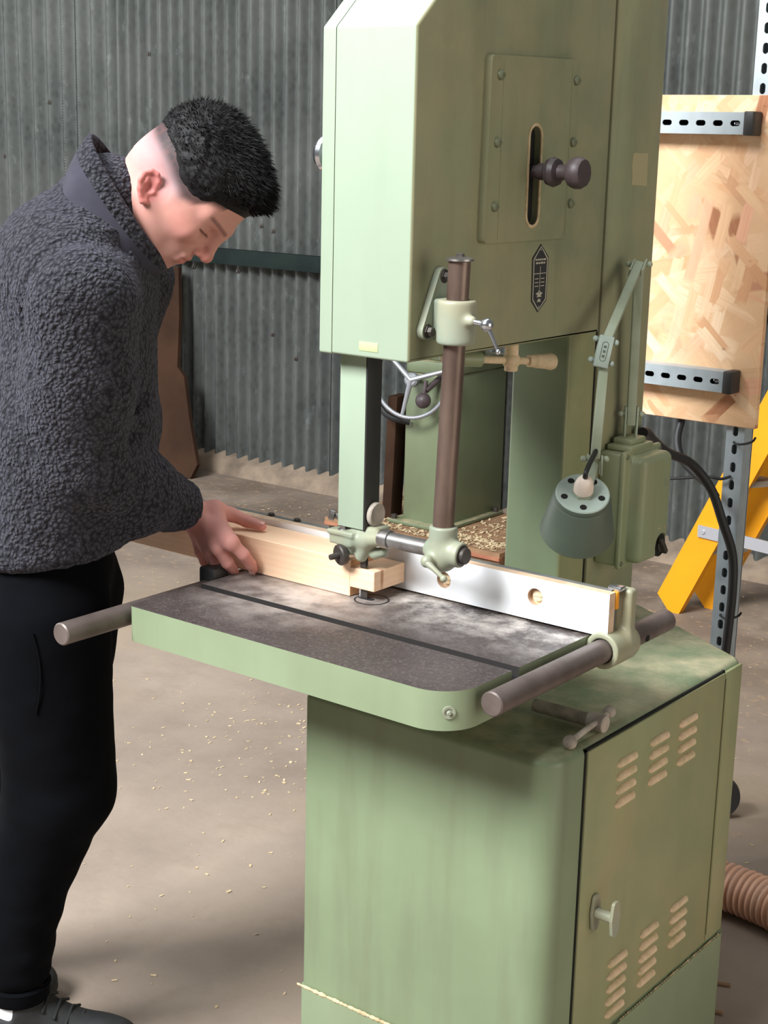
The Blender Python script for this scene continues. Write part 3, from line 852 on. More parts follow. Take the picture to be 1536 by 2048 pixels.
for x in (-.30, -.24, -.16):
    bm = nb(); hexbolt(bm, (x, .1205, .9604), (0, 0, 1), .0058, .005); link('beam_bolt', bm, 'bolt', fen)
bm = nb(); box(bm, (-.302, -.060, .868), (-.266, -.022, .906), .005); link('end_clamp', bm, 'plastic', fen)
bm = nb(); box(bm, (.383, .1135, .934), (.3955, .1215, .9605), .001); link('stop_marker', bm, 'orange', fen)
bm = nb(); box(bm, (.376, .118, .960), (.398, .136, .9675), .002); link('beam_clip', bm, 'bright', fen)
f = Field.uni((.345, .085, .83), (.425, .18, .985), .0017)
f.rbox((.374, .1335, .865), (.409, .1545, .962), .006)
f.cap((.386, .095, .872), (.386, .155, .872), .0285, None, .012)
f.rbox((.358, .129, .895), (.39, .15, .95), .005, .01)
f.half((.386, .092, .872), (0, -1, 0), .003)
f.cap((.386, 0, .872), (.386, .3, .872), .0192, None, 0, 'sub')
V, Q = f.mesh(); V = relax(V, Q, 1)
link_np('fence_bracket', V, Q, 'cast', fen)

# ================================================================== TIMBER WORKPIECE
tim = thing('timber', 'pale pine beam with a sawn tenon being fed past the bandsaw blade', 'timber', (-.2, .05, TZ))
bm = nb(); box(bm, (-.56, .012, TZ + .0006), (-.0335, .0935, .9515), .0012, 1)
bm.normal_update()
for fc in bm.faces: fc.material_index = 1 if abs(fc.normal.x) > .9 else 0
link('beam', bm, ['pine', 'endgrain'], tim)
bm = nb(); box(bm, (-.034, .0122, .907), (.0155, .0935, .940), .001, 1)
link('tenon', bm, ['pine'], tim)

# ================================================================== SWITCH BOX on the column
sw = thing('switch_box', 'green cast starter box with rotary switch on the bandsaw column', 'switch box', (.13, .63, .84))
bm = nb(); box(bm, (.1052, .553, .862), (.150, .686, 1.072), .006, 3); link('box_body', bm, 'green_old', sw)
f = Field.uni((.143, .545, .845), (.215, .725, 1.09), .0019)
f.rbox((.149, .551, .858), (.159, .689, 1.076), .004)
f.rbox((.150, .570, .868), (.190, .681, 1.066), .014, .004)
f.cap((.185, .655, .890), (.215, .655, .890), .0225, .025, .004, 'sub')
V, Q = f.mesh(); V = relax(V, Q, 2)
cv = link_np('box_cover', V, Q, 'green_old', sw)
bm = nb(); lathe(bm, (.181, .655, .890), (1, 0, 0), [(0, .0215), (.0045, .0215), (.0045, 0)], 28); link('switch_recess', bm, 'dark', sw)
bm = nb(); obox(bm, (.1905, .655, .890), (1, 0, 0), (0, .75, .6), (0, -.6, .75), (.007, .005, .019), .003); cyl(bm, (.184, .655, .890), (.190, .655, .890), .012); link('rotary_switch', bm, 'bolt', sw)
bm = nb(); lathe(bm, (.1895, .655, 1.01), (1, 0, 0), [(0, .0078), (.001, .0075), (.001, .0062), (0, .006)], 24); box(bm, (.1892, .651, 1.0095), (.1905, .659, 1.0105))
link('cover_marking', bm, 'cast', cv)
for y in (.640, .661):
    bm = nb(); box(bm, (.1893, y - .005, .9245), (.1905, y + .005, .9265)); link('switch_mark', bm, 'dustlight', cv)
for y, z in ((.56, .868), (.56, 1.066), (.680, 1.066)):
    bm = nb(); lathe(bm, (.158, y, z), (1, 0, 0), [(0, .005), (.003, .0045), (.0035, 0)], 12); link('cover_screw', bm, 'screw', sw)

# ================================================================== MACHINE LAMP
lp = thing('machine_lamp', 'green jointed machine lamp with conical shade clamped above the switch box', 'lamp', (.13, .63, 1.072))
bm = nb(); box(bm, (.110, .57, 1.0725), (.160, .655, 1.083), .003); box(bm, (.113, .585, 1.082), (.152, .640, 1.094), .004); link('lamp_base', bm, 'green_old', lp)
J0 = Vector((.133, .612, 1.135)); J1 = Vector((.142, .590, 1.406)); J2 = Vector((.176, .425, 1.283)); J3 = Vector((.186, .395, 1.092))
sd = Vector((.79, .61, 0))
def yoke(a, up, h, w, th=.0018, name='yoke', wd=.016):
    """two cheek plates and a cross bolt round a joint"""
    bm = nb(); up = Vector(up).normalized(); t = up.cross(sd).normalized()
    for s in (-1, 1): obox(bm, a + sd * (s * w) - up * (h * .3), sd, t, up, (th, wd / 2, h / 2), .001)
    cyl(bm, a - sd * (w + .009), a + sd * (w + .009), .0034, seg=12)
    for s in (-1, 1): ball(bm, a + sd * (s * (w + .008)), .0056, 14)
    return link(name, bm, 'lamparm', lp)
def arm(a, b):
    bm = nb(); beam(bm, a, b, .0155, .0155, sd, .0015); return link('lamp_arm', bm, 'lamparm', lp)
yoke(J0, (0, 0, 1), .07, .0105, name='base_yoke')
arm(J0 + Vector((0, 0, -.02)), J1 - (J1 - J0).normalized() * .004)
yoke(J1, (J1 - J2), .03, .0105, name='elbow_yoke')
arm(J1, J2)
arm(J2 - Vector((0, 0, .02)), J3)
bm = nb(); a = (J2 - J1).normalized()
mid = J2 + Vector((.002, -.008, -.012)); up = Vector((.05, .25, .97)).normalized(); t = Vector((.6, -.78, .2)); t = (t - up * t.dot(up)).normalized(); s2 = up.cross(t)
obox(bm, mid, s2, t, up, (.0125, .009, .027), .002)
for dz in (-.017, .019):
    c = mid + up * dz
    cyl(bm, c - s2 * .019, c + s2 * .019, .0032, seg=12)
    for s in (-1, 1): ball(bm, c + s2 * (s * .0175), .0052, 12)
jb = link('elbow_block', bm, 'lampcap', lp)
bm = nb(); ol = slot2d(0, 0, .034, .011, False, 6); il = slot2d(0, 0, .032, .009, False, 6)
plate(bm, mid + t * .0088, up, s2, t * .0006, ol, [il])
for q in (-.008, 0, .008): obox(bm, mid + t * .0091 + up * q, s2, t, up, (.0022, .0004, .0022), 0)
link('embossed_plate', bm, 'lampgreen', jb)
yoke(J3, (0, 0, 1), .035, .011, name='shade_yoke')
AX = Vector((-.335, .451, -.827)).normalized(); ST = Vector((.2, .336, 1.044))
bm = nb()
lathe(bm, ST, AX, [(0, .0), (0, .044), (.003, .0462), (.010, .0468), (.012, .0485), (.088, .0625), (.092, .0638), (.094, .0628), (.091, .0608), (.012, .0465), (.006, .03), (.006, 0)], 56, cap=False)
sh = link('lamp_shade', bm, 'lampgreen', lp)
bm = nb(); lathe(bm, ST, AX, [(-.0012, 0), (-.0012, .0435), (.0008, .0452)], 48, cap=False); link('shade_top', bm, 'lampcap', sh)
aa, uu, vv = frame(AX)
for k in range(5):
    bm = nb(); an = R(20 + 72 * k); c = ST + uu * (.0325 * math.cos(an)) + vv * (.0325 * math.sin(an))
    lathe(bm, c - AX * .0012, -AX, [(0, .0058), (.0004, .0058), (.0004, 0)], 18); link('vent_hole', bm, 'dark', sh)
bm = nb(); lathe(bm, ST, -AX, [(0, .0185), (.007, .0185), (.007, .0165), (.009, .016)], 6); link('holder_nut', bm, 'lamparm', sh)
bm = nb(); lathe(bm, ST - AX * .008, -AX, [(0, .0165), (.010, .0165), (.022, .0135), (.030, .008), (.0315, .0045), (.0315, 0)], 32); o = link('lamp_holder', bm, 'porcelain', sh); o['label'] = 'white bulb holder'
bm = nb(); e = ST - AX * .039
tube(bm, catmull([e + AX * .004, e - AX * .012, (J3 + e) / 2 + Vector((.006, -.012, .012)), J3 + Vector((.004, -.008, .012)), J3 + Vector((0, .004, .02))], 8), .0042, 12); link('lamp_flex', bm, 'black', lp)
bm = nb(); lathe(bm, ST + AX * .03, AX, [(0, .012), (.015, .014), (.03, .024), (.045, .027), (.058, .02), (.064, 0)], 24); link('bulb', bm, 'porcelain', sh)
bm = nb(); beam(bm, J3 + Vector((0, 0, -.005)), ST - AX * .002 + Vector((.004, .012, .01)), .014, .003, sd); link('shade_strap', bm, 'lamparm', lp)

# ================================================================== STEEL POST, OSB PANEL, CHANNELS, CABLES
def channel(bm, org, u, v, w, L, W, D, first, pitch, n, sl=(.027, .0125), lip=True):
    """slotted strut channel: slotted web in the u,v plane, flanges running back along w"""
    org, u, v, w = map(Vector, (org, u, v, w))
    holes = [slot2d(first + k * pitch, W / 2, *sl) for k in range(n)]
    plate(bm, org, u, v, w * .0025, [(0, 0), (L, 0), (L, W), (0, W)], holes)
    for y in (0, W - .0025): plate(bm, org + v * y + w * .0024, u, w, v * .0025, [(0, 0), (L, 0), (L, D), (0, D)])
    for y in (0, W - .0105): plate(bm, org + v * y + w * (D - .002), u, v, w * .0025, [(0, 0), (L, 0), (L, .0105), (0, .0105)])
pst = thing('steel_post', 'slotted galvanised channel post standing behind the bandsaw cabinet', 'post', (.105, 1.14, 0))
bm = nb(); channel(bm, (.1275, 1.121, 0), (0, 0, 1), (-1, 0, 0), (0, 1, 0), 2.7, .041, .041, .03, .0385, 69, (.0215, .012))
link('channel', bm, 'strut', pst)
bm = nb(); box(bm, (.06, 1.09, 0), (.155, 1.19, .006), .001); link('foot_plate', bm, 'strut', pst)

osb = thing('osb_panel', 'oriented strand board panel fixed to the galvanised post', 'board', (-.1, 1.11, 1.04))
bm = nb(); box(bm, (-.42, 1.1035, 1.044), (.1565, 1.1205, 1.711), .0012, 1); link('board', bm, 'osb', osb)

def strut_arm(z0, x1, label):
    t = thing('strut_channel', label, 'channel', (-.1, 1.09, z0), 'short channels screwed across the strand board')
    bm = nb(); channel(bm, (-.40, 1.0625, z0), (1, 0, 0), (0, 0, 1), (0, 1, 0), x1 - .018 + .40, .043, .040, (x1 - .0365 + .40) - 9 * .0375, .0375, 10, (.0215, .0112))
    link('channel', bm, 'strut', t)
    bm = nb(); box(bm, (x1 - .019, 1.0605, z0 - .002), (x1 + .002, 1.1033, z0 + .045), .003); link('end_cap', bm, 'plastic', t)
    bm = nb(); lathe(bm, (x1 - .0365, 1.0765, z0 + .0215), (0, -1, 0), [(0, .008), (.004, .007), (.006, .003), (.0065, 0)], 16); link('fixing_screw', bm, 'bright', t)
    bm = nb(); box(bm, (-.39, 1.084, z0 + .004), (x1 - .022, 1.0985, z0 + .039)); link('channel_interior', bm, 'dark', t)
strut_arm(1.634, .118, 'short galvanised channel across the upper part of the strand board panel')
strut_arm(1.118, .115, 'short galvanised channel across the lower part of the strand board panel')

bm = nb(); tube(bm, catmull([(.128, .67, 1.092), (.110, .72, 1.083), (.085, .80, 1.052), (.066, .9, 1.012), (.069, 1.0, .975), (.094, 1.05, .918), (.114, 1.075, .847), (.131, 1.10, .773), (.1365, 1.103, .697), (.134, 1.103, .60), (.128, 1.103, .45), (.12, 1.103, .2), (.118, 1.103, .01)], 8), .0098, 16)
tag(link('power_cable', bm, 'black'), 'thick black cable curving from the switch box and down the steel post', 'cable')
bm = nb(); tube(bm, catmull([(-.023, 1.136, 1.20), (-.023, 1.134, 1.06), (-.021, 1.112, 1.00), (.000, 1.095, .962), (.036, 1.088, .936), (.072, 1.080, .918), (.096, 1.076, .895)], 8), .0085, 14)
tag(link('supply_cable', bm, 'black'), 'black cable hanging from behind the strand board', 'cable')
bm = nb(); tube(bm, catmull([(-.20, 1.1, .905), (-.10, 1.1, .905), (-.03, 1.1, .912), (.06, 1.098, .930), (.09, 1.104, .929), (.106, 1.117, .935)], 6), .0032, 10)
tag(link('thin_wire', bm, 'black'), 'thin black wire running level from behind the switch box to the post', 'wire')
def tie(z, label):
    bm = nb(); tube(bm, catmull([(.107, 1.128, z), (.107, 1.116, z), (.125, 1.099, z + .001), (.141, 1.099, z + .004), (.150, 1.112, z + .008), (.158, 1.108, z + .018)], 6), .0024, 8)
    tag(link('cable_tie', bm, 'black'), label, 'cable tie', 'cable ties on the steel post')
tie(1.008, 'black cable tie through the post just under the strand board')
tie(.629, 'black cable tie binding the thick cable to the foot of the post')

# ================================================================== STEP LADDER
lad = thing('step_ladder', 'yellow fibreglass step ladder leaning behind the steel post', 'ladder', (-.8, 3.0, 0))
up = Vector((.415, 0, .91)).normalized(); off = Vector((.075, .13, 0))
def stile(base, L=1.9, w=.105):
    bm = nb(); a = Vector((up.z, 0, -up.x))
    plate(bm, Vector(base), a, up, (0, .008, 0), [(-w / 2, -.005), (w / 2, -.055), (w / 2, L), (-w / 2, L)])
    for s in (-w / 2, w / 2 - .006): plate(bm, Vector(base) + a * s + Vector((0, .004, 0)), (0, 1, 0), up, a * .006, [(0, .0 if s < 0 else -.05), (.032, 0 if s < 0 else -.05), (.032, L), (0, L)])
    return link('stile', bm, 'yellow', lad)
B0 = Vector((-.912, 2.93, .042)); stile(B0); stile(B0 + off)
for k, s in enumerate((.235, .515, .795, 1.075, 1.355)):
    bm = nb(); c = B0 + up * s + Vector((0, .01, 0)) ; d = off - Vector((0, .012, 0))
    plate(bm, c + Vector((-.045, 0, 0)), (1, 0, .0), d, (0, 0, -.02), [(0, 0), (.095, 0), (.095, 1), (0, 1)]); link('tread', bm, 'alutread', lad)
bm = nb(); plate(bm, (-.82, 2.927, .292), (1, 0, 0), (0, 0, 1), (0, -.006, 0), [(0, .002), (.42, -.02), (.42, .022), (0, .044)]); cyl(bm, (-.80, 2.9215, .314), (-.80, 2.917, .314), .008, seg=12)
link('cross_brace', bm, 'alu', lad)

# ================================================================== SECOND GREEN MACHINE on its timber skid
mc = thing('mortising_machine', 'green pedestal woodworking machine with spoked handwheel by the wall', 'machine', (-2.1, 3.3, .06))
PYF = 3.14
bm = nb(); box(bm, (-2.262, PYF, .062), (-2.050, 3.572, .69), .012, 3); link('pedestal', bm, 'green_far', mc)
bm = nb(); box(bm, (-2.085, PYF - .004, .066), (-2.050, PYF + .03, .655), .012, 3); link('pedestal_edge', bm, 'green', mc)
bm = nb(); box(bm, (-2.30, PYF - .05, .062), (-2.02, 3.54, .078), .004); link('foot_flange', bm, 'green_far', mc)
for x, y in ((-2.28, PYF - .03), (-2.04, PYF + .005), (-2.035, 3.5)):
    bm = nb(); cyl(bm, (x, y, .077), (x, y, .096), .013, seg=6); link('floor_bolt', bm, 'bolt', mc)
bm = nb(); box(bm, (-2.262, PYF + .0, .69), (-2.046, 3.572, .745), .01); box(bm, (-2.2, PYF + .03, .745), (-2.08, 3.45, .80), .01); box(bm, (-2.16, 3.2, .80), (-2.02, 3.38, .86), .015); link('machine_head', bm, 'green_far', mc)
bm = nb(); cyl(bm, (-2.13, PYF + .02, .79), (-2.13, 3.5, .79), .022); cyl(bm, (-2.02, PYF + .05, .80), (-2.02, 3.5, .80), .018); link('slide_bar', bm, 'dusty_steel', mc)
WC = Vector((-2.172, 3.06, .675)); WA = Vector((.30, -.95, .12)).normalized()
bm = nb(); a, u_, v_ = frame(WA)
tube(bm, [WC + u_ * ((.152) * math.cos(2 * math.pi * k / 48)) + v_ * ((.152) * math.sin(2 * math.pi * k / 48)) for k in range(48)], .0085, 12, True)
hw = link('handwheel', bm, 'wheelgrey', mc)
bm = nb()
for k in range(3):
    an = R(78 + 120 * k)   # one spoke hangs straight down
    tube(bm, [WC + WA * .01, WC + (u_ * math.cos(an) + v_ * math.sin(an)) * .150], .008, 10, radii=[.012, .0075])
lathe(bm, WC - WA * .02, WA, [(0, .03), (.03, .028), (.036, .02), (.036, .011), (.030, .010), (.03, 0)], 24); link('spoke', bm, 'wheelgrey', hw)
bm = nb(); cyl(bm, WC, WC - WA * .10, .014); link('wheel_shaft', bm, 'bolt', mc)
bm = nb(); cyl(bm, (-2.10, 3.06, .64), (-2.08, PYF + .02, .70), .012); ball(bm, (-2.105, 3.05, .60), .032, 18); cyl(bm, (-2.105, 3.05, .60), (-2.10, 3.06, .68), .008); link('stop_lever', bm, 'knob', mc)
bm = nb(); tube(bm, catmull([(-2.24, PYF - .005, .86), (-2.345, 3.08, .80), (-2.376, 3.07, .692), (-2.36, 3.07, .59), (-2.30, 3.07, .515), (-2.22, 3.12, .487)], 8), .012, 10)
link('machine_cable', bm, 'black', mc)

pal = thing('timber_skid', 'low plywood topped timber skid under the green pedestal machine', 'pallet', (-2.1, 3.25, 0))
bm = nb(); box(bm, (-2.55, 2.985, .043), (-1.672, 3.56, .061), .001, 1); link('deck_board', bm, 'palletwood', pal)
bm = nb(); box(bm, (-2.55, 2.99, .036), (-1.675, 3.55, .0429), .001, 1); box(bm, (-2.55, 2.98, .030), (-1.67, 3.0, .044), .001, 1); link('edge_strip', bm, 'redply', pal)
for y in (3.0, 3.3, 3.5):
    bm = nb(); box(bm, (-2.54, y, 0), (-1.68, y + .045, .036), .001, 1); link('bearer', bm, 'palletwood', pal)
bm = nb()
for i in range(800):
    x = random.uniform(-2.5, -1.7); y = random.choice((random.uniform(3.0, 3.13), random.uniform(3.0, 3.5)))
    if -2.31 < x < -2.01 and y > PYF - .06: x = random.uniform(-2.0, -1.7)
    s = random.uniform(.003, .009); an = random.uniform(0, 6.28)
    obox(bm, (x, y, .0625 + s * .25), (math.cos(an), math.sin(an), random.uniform(-.4, .4)), (-math.sin(an), math.cos(an), random.uniform(-.4, .4)), (0, 0, 1), (s, s * .5, s * .14), 0)
tag(link('wood_chips', bm, 'dustlight'), 'loose wood chips lying on the timber skid', 'wood chips', kind='stuff')
bm = nb(); obox(bm, (-2.352, 3.20, .285), (1, .1, 0), (-.1, 1, 0), (0, .05, 1), (.022, .045, .29), .002)
tag(link('plank', bm, 'brownboard'), 'narrow brown plank standing upright against the green pedestal machine', 'plank')
bm = nb()
pb = [(-.12, 0), (.28, -.0), (.31, .07), (.23, .26), (.15, .48), (.10, .52), (.07, .75), (.02, 1.0), (-.2, 1.0)]
plate(bm, (-3.93, 3.29, .005), (1, .06, 0), Vector((0, .2, .98)), (0, .022, -.004), [(x * .98, z) for x, z in pb])
tag(link('brown_panel', bm, 'brownboard'), 'broken brown board leaning on the corrugated wall behind the man', 'board')

# ================================================================== HOSE, DISC, FLOOR LITTER
bm = nb()
path = catmull([(-.02, .757, .13), (-.01, .86, .085), (.04, .96, .066), (.14, 1.025, .058), (.26, 1.03, .056), (.45, .985, .056), (.8, .88, .056), (1.3, .75, .056)], 40)
L = 0; rad = []; pp_ = path[0]
for p in path:
    L += (p - pp_).length; pp_ = p; rad.append(.0485 + .0042 * math.cos(2 * math.pi * L / .0155))
d = [path[0]]; 
tube(bm, path, .05, 28, radii=rad)
tag(link('dust_hose', bm, 'hose', smooth=80), 'translucent ribbed dust extraction hose lying on the floor by the cabinet', 'hose')
bm = nb(); c = Vector((-.02, 1.47, .052)); ax = Vector((.55, -.8, .1)).normalized(); lathe(bm, c, ax, [(-.014, .03), (-.016, .05), (.0, .053), (.016, .05), (.014, .03)], 32, cap=False); lathe(bm, c, ax, [(-.010, .0), (-.010, .034), (.010, .034), (.010, 0)], 32)
tag(link('castor_wheel', bm, 'plastic', smooth=40), 'small black wheel on the floor just past the cabinet edge', 'wheel')

def chips(name, n, area, smin, smax, mat, label):
    bm = nb()
    for i in range(n):
        x, y = area()
        while (-2.6 < x < -1.62 and y > 2.93) or (-.1 < x < .45 and -.1 < y < .8) or y > 3.45 or (-4.1 < x < -3.55 and y > 3.2): x, y = area()
        s = random.uniform(smin, smax); an = random.uniform(0, 6.28)
        obox(bm, (x, y, .0006 + s * .1), (math.cos(an), math.sin(an), random.uniform(-.08, .08)), (-math.sin(an), math.cos(an), random.uniform(-.08, .08)), (0, 0, 1), (s, s * random.uniform(.25, .7), s * .1), 0)
    return tag(link(name, bm, mat), label, 'wood shavings', kind='stuff')
def area_floor():
    r = random.random()
    if r < .28: return random.gauss(-1.15, .22), random.gauss(1.15, .25)
    if r < .62: return random.uniform(-1.6, .3), random.uniform(-.1, 1.6)
    if r < .85: return random.uniform(-3.4, .2), random.uniform(1.6, 3.3)
    return random.gauss(-2.7, .45), random.gauss(2.9, .28)
chips('wood_shavings', 700, area_floor, .0015, .006, 'dustlight', 'pale wood shavings scattered over the concrete floor')
def area_r(): return random.uniform(.05, 1.2), random.uniform(1.2, 3.0)
chips('wood_shavings', 160, area_r, .003, .009, 'dustlight', 'pale wood shavings on the floor right of the bandsaw')
bm = nb()
for x, y, an, l in ((.33, .74, .35, .028), (.30, .70, -.45, .05), (.36, .64, .2, .03)): obox(bm, (x, y, .004), (math.cos(an), math.sin(an), .05), (-math.sin(an), math.cos(an), 0), (0, 0, 1), (l, .004, .002), .0005)
tag(link('wood_splinters', bm, 'palletwood'), 'thin wood splinters on the floor beside the cabinet plinth', 'splinters', kind='stuff')

# ================================================================== SETTING: floor, corrugated wall, rail, plinth
bm = nb(); box(bm, (-8, -7.5, -.1), (6, 3.75, 0)); tag(link('floor', bm, 'floor', smooth=0), kind='structure')
WY = 3.60; PITCH = .0735
def corr(bm, x0, x1, z0, z1, y, pitch=PITCH):
    nx = int((x1 - x0) / pitch * 12); rows = []
    for z in (z0, z1):
        rows.append([bm.verts.new((x0 + (x1 - x0) * i / nx, y - (.0185 if pitch < .1 else .023) * math.cos(2 * math.pi * (x0 + (x1 - x0) * i / nx) / pitch), z)) for i in range(nx + 1)])
    for i in range(nx): bm.faces.new((rows[0][i], rows[0][i + 1], rows[1][i + 1], rows[1][i]))
bm = nb(); corr(bm, -8, -4.40, .05, 4.2, WY, .112); corr(bm, -4.43, -3.02, .05, 4.2, WY - .004); corr(bm, -3.05, -1.2, .05, 4.2, WY); corr(bm, -1.23, 6, .05, 4.2, WY - .004)
bmesh.ops.solidify(bm, geom=bm.faces[:], thickness=.002)
wall = tag(link('wall_back', bm, 'galv', smooth=60), kind='structure')
bm = nb()   # left hand wall of the shed, same sheeting
NY = int(11 / PITCH * 8); lo_, hi_ = [], []
for i in range(NY + 1):
    y = -7.4 + 11 * i / NY; x = -7.9 + .023 * math.cos(2 * math.pi * y / PITCH)
    lo_.append(bm.verts.new((x, y, .02))); hi_.append(bm.verts.new((x, y, 4.2)))
for i in range(NY): bm.faces.new((lo_[i], lo_[i + 1], hi_[i + 1], hi_[i]))
bmesh.ops.solidify(bm, geom=bm.faces[:], thickness=.002)
tag(link('wall_left', bm, 'galv', smooth=60), kind='structure')
for x, z in [(-5.3, 1.47), (-3.88, 1.62), (-3.60, 1.62), (-3.87, .98), (-3.57, .98), (-4.5, 1.3), (-3.4, .70), (-3.2, .60), (-3.05, .75), (-.6, 1.86), (-.35, .72), (-4.4, .9), (-3.36, 1.18), (-3.46, 1.20), (-4.9, 1.75), (-4.2, 1.98)]:
    x = round(x / PITCH) * PITCH; bm = nb()
    lathe(bm, (x, WY - .0205, z), (0, -1, 0), [(0, .013), (.002, .012), (.003, .007), (.008, .006), (.009, 0)], 10); link('wall_screw', bm, 'bolt', wall)
bm = nb(); box(bm, (-6, WY - .068, 1.075), (2, WY - .02, 1.083), .001); box(bm, (-6, WY - .075, 1.012), (2, WY - .068, 1.085), .001)
tag(link('trim_1', bm, 'railpaint'), kind='structure')
bm = nb()
n = 240; pr = []
for i in range(n + 1):
    x = -8 + 14 * i / n; j = .012 * mnoise.noise((x * 3, 0, 0)); k = .02 * mnoise.noise((x * 5, 3, 0))
    pr.append([bm.verts.new((x, WY - .10 + j, 0)), bm.verts.new((x, WY - .07 + j, .045 + k)), bm.verts.new((x, WY + .01, .085 + k)), bm.verts.new((x, WY + .03, 0))])
for a, b in zip(pr[:-1], pr[1:]):
    for k in range(3): bm.faces.new((a[k], b[k], b[k + 1], a[k + 1]))
tag(link('baseboard_back', bm, 'concrete_base'), kind='structure')

# ================================================================== THE MAN  (f forward, l to his left, z up; he faces the blade)
PO = np.array([-.489, -.21, 0.]); PF = np.array([.794, .608, 0.]); PL = np.array([-.608, .794, 0.])
PF /= np.linalg.norm(PF); PL /= np.linalg.norm(PL)
def wl(p):
    d = np.array(p, float) - PO; return np.array([d @ PF, d @ PL, d[2]])
def lw(V):
    V = np.asarray(V, float); return PO + V[..., 0:1] * PF + V[..., 1:2] * PL + V[..., 2:3] * np.array([0, 0, 1.])
man = thing('person', 'person in charcoal fleece jacket and black joggers bending over the beam', 'person', (-.489, -.21, 0))
HN = np.array([.475, 0, -.88]); HU = np.array([.88, 0, .475]); HL = np.array([0, 1., 0]); HC = np.array([.237, 0, 1.540])
yw = R(11); HN, HL = HN * math.cos(yw) - HL * math.sin(yw), HL * math.cos(yw) + HN * math.sin(yw); HAX = [HN, HL, HU]   # face turned slightly to his right
def hp(n, l, v): return HC + HN * n + HL * l + HU * v

def axis(segs):
    o = []
    for a, b, h in segs: o.append(np.arange(a, b, h))
    return np.concatenate(o)
fx = axis([(-.46, -.02, .014), (-.02, .04, .008), (.04, .40, .0023), (.40, .46, .012)])
fy = axis([(-.32, -.115, .010), (-.115, .125, .0023), (.125, .40, .008)])
fz = axis([(-.02, .86, .016), (.86, 1.03, .0023), (1.03, 1.37, .014), (1.37, 1.68, .0023), (1.68, 1.75, .012)])
B = Field(fx, fy, fz)
# trunk, arms and legs (inside the clothes)
B.cap((-.005, 0, .92), (.045, 0, 1.33), .075, .092, .0, sq=(1, 1.3, 1))
for s in (-1, 1): B.cap((.06, s * .04, 1.37), (.09, s * .17, 1.36), .055, .05, .04)
B.cap((.09, -.18, 1.36), (.068, -.13, 1.12), .045, .04, .03); B.cap((.068, -.13, 1.12), wl((-.345, -.025, .98)), .038, .026, .01)
B.cap((.09, .18, 1.36), (.03, .275, 1.14), .045, .04, .03); LW = wl((-.535, .055, .995)); B.cap((.03, .275, 1.14), LW, .038, .026, .01)
B.cap((.0, -.085, .86), (.012, -.06, .53), .085, .06, .04); B.cap((.012, -.06, .53), (-.05, -.052, .33), .055, .045, .02); B.cap((-.05, -.052, .33), (-.073, -.05, .10), .045, .034, .02)
B.cap((.0, .085, .86), (-.06, .11, .50), .085, .06, .04); B.cap((-.06, .11, .50), (-.2, .13, .30), .055, .045, .02); B.cap((-.2, .13, .30), (-.26, .14, .10), .045, .034, .02)
for fo, lo in ((-.072, -.05), (-.26, .14)): B.cap((fo, lo, .07), (fo + .13, lo, .04), .035, .03, .02)
# head
B.ell(hp(-.002, 0, .018), (.096, .076, .087), .0, axes=HAX)
B.ell(hp(-.036, 0, -.018), (.054, .062, .060), .03, axes=HAX)
B.ell(hp(.034, 0, -.042), (.064, .060, .074), .03, axes=HAX)
B.cap(hp(-.028, 0, -.055), (.090, 0, 1.43), .055, .064, .03)
for s in (-1, 1):
    B.cap(hp(.004, s * .052, -.066), hp(.076, s * .020, -.106), .018, .016, .026)
    B.cap(hp(.072, s * .040, -.036), hp(.028, s * .056, -.034), .013, .010, .026)
B.ell(hp(.084, 0, -.108), (.018, .022, .016), .02, axes=HAX)
B.ell(hp(.083, 0, -.072), (.022, .027, .026), .02, axes=HAX)
for s in (-1, 1):
    B.cap(hp(.090, s * .008, .007), hp(.068, s * .046, .003), .0105, .0075, .018)
    B.ell(hp(.099, s * .031, -.016), (.013, .017, .0125), .012, 'sub', HAX)
    B.ell(hp(.0755, s * .031, -.0165), (.0135, .0145, .0125), .003, axes=HAX)
    B.cap(hp(.088, s * .018, -.0175), hp(.082, s * .044, -.0175), .0028, .0024, .003)   # lowered upper lid
    B.cap(hp(.086, s * .020, -.0245), hp(.080, s * .043, -.0235), .0022, .002, .004)
B.cap(hp(.098, 0, -.006), hp(.115, 0, -.036), .0072, .0095, .014)
B.ell(hp(.1155, 0, -.038), (.0105, .0100, .0098), .006, axes=HAX)
for s in (-1, 1):
    B.ell(hp(.1035, s * .0105, -.044), (.0100, .0062, .0078), .006, axes=HAX)
    B.ell(hp(.1085, s * .006, -.0525), (.0042, .003, .004), .002, 'sub', HAX)
B.cap(hp(.1015, -.016, -.066), hp(.1015, .016, -.066), .0054, None, .007)
B.cap(hp(.0995, -.014, -.077), hp(.0995, .014, -.077), .0060, None, .007)
B.cap(hp(.1065, -.019, -.0712), hp(.1065, .019, -.0712), .0016, None, .003, 'sub')
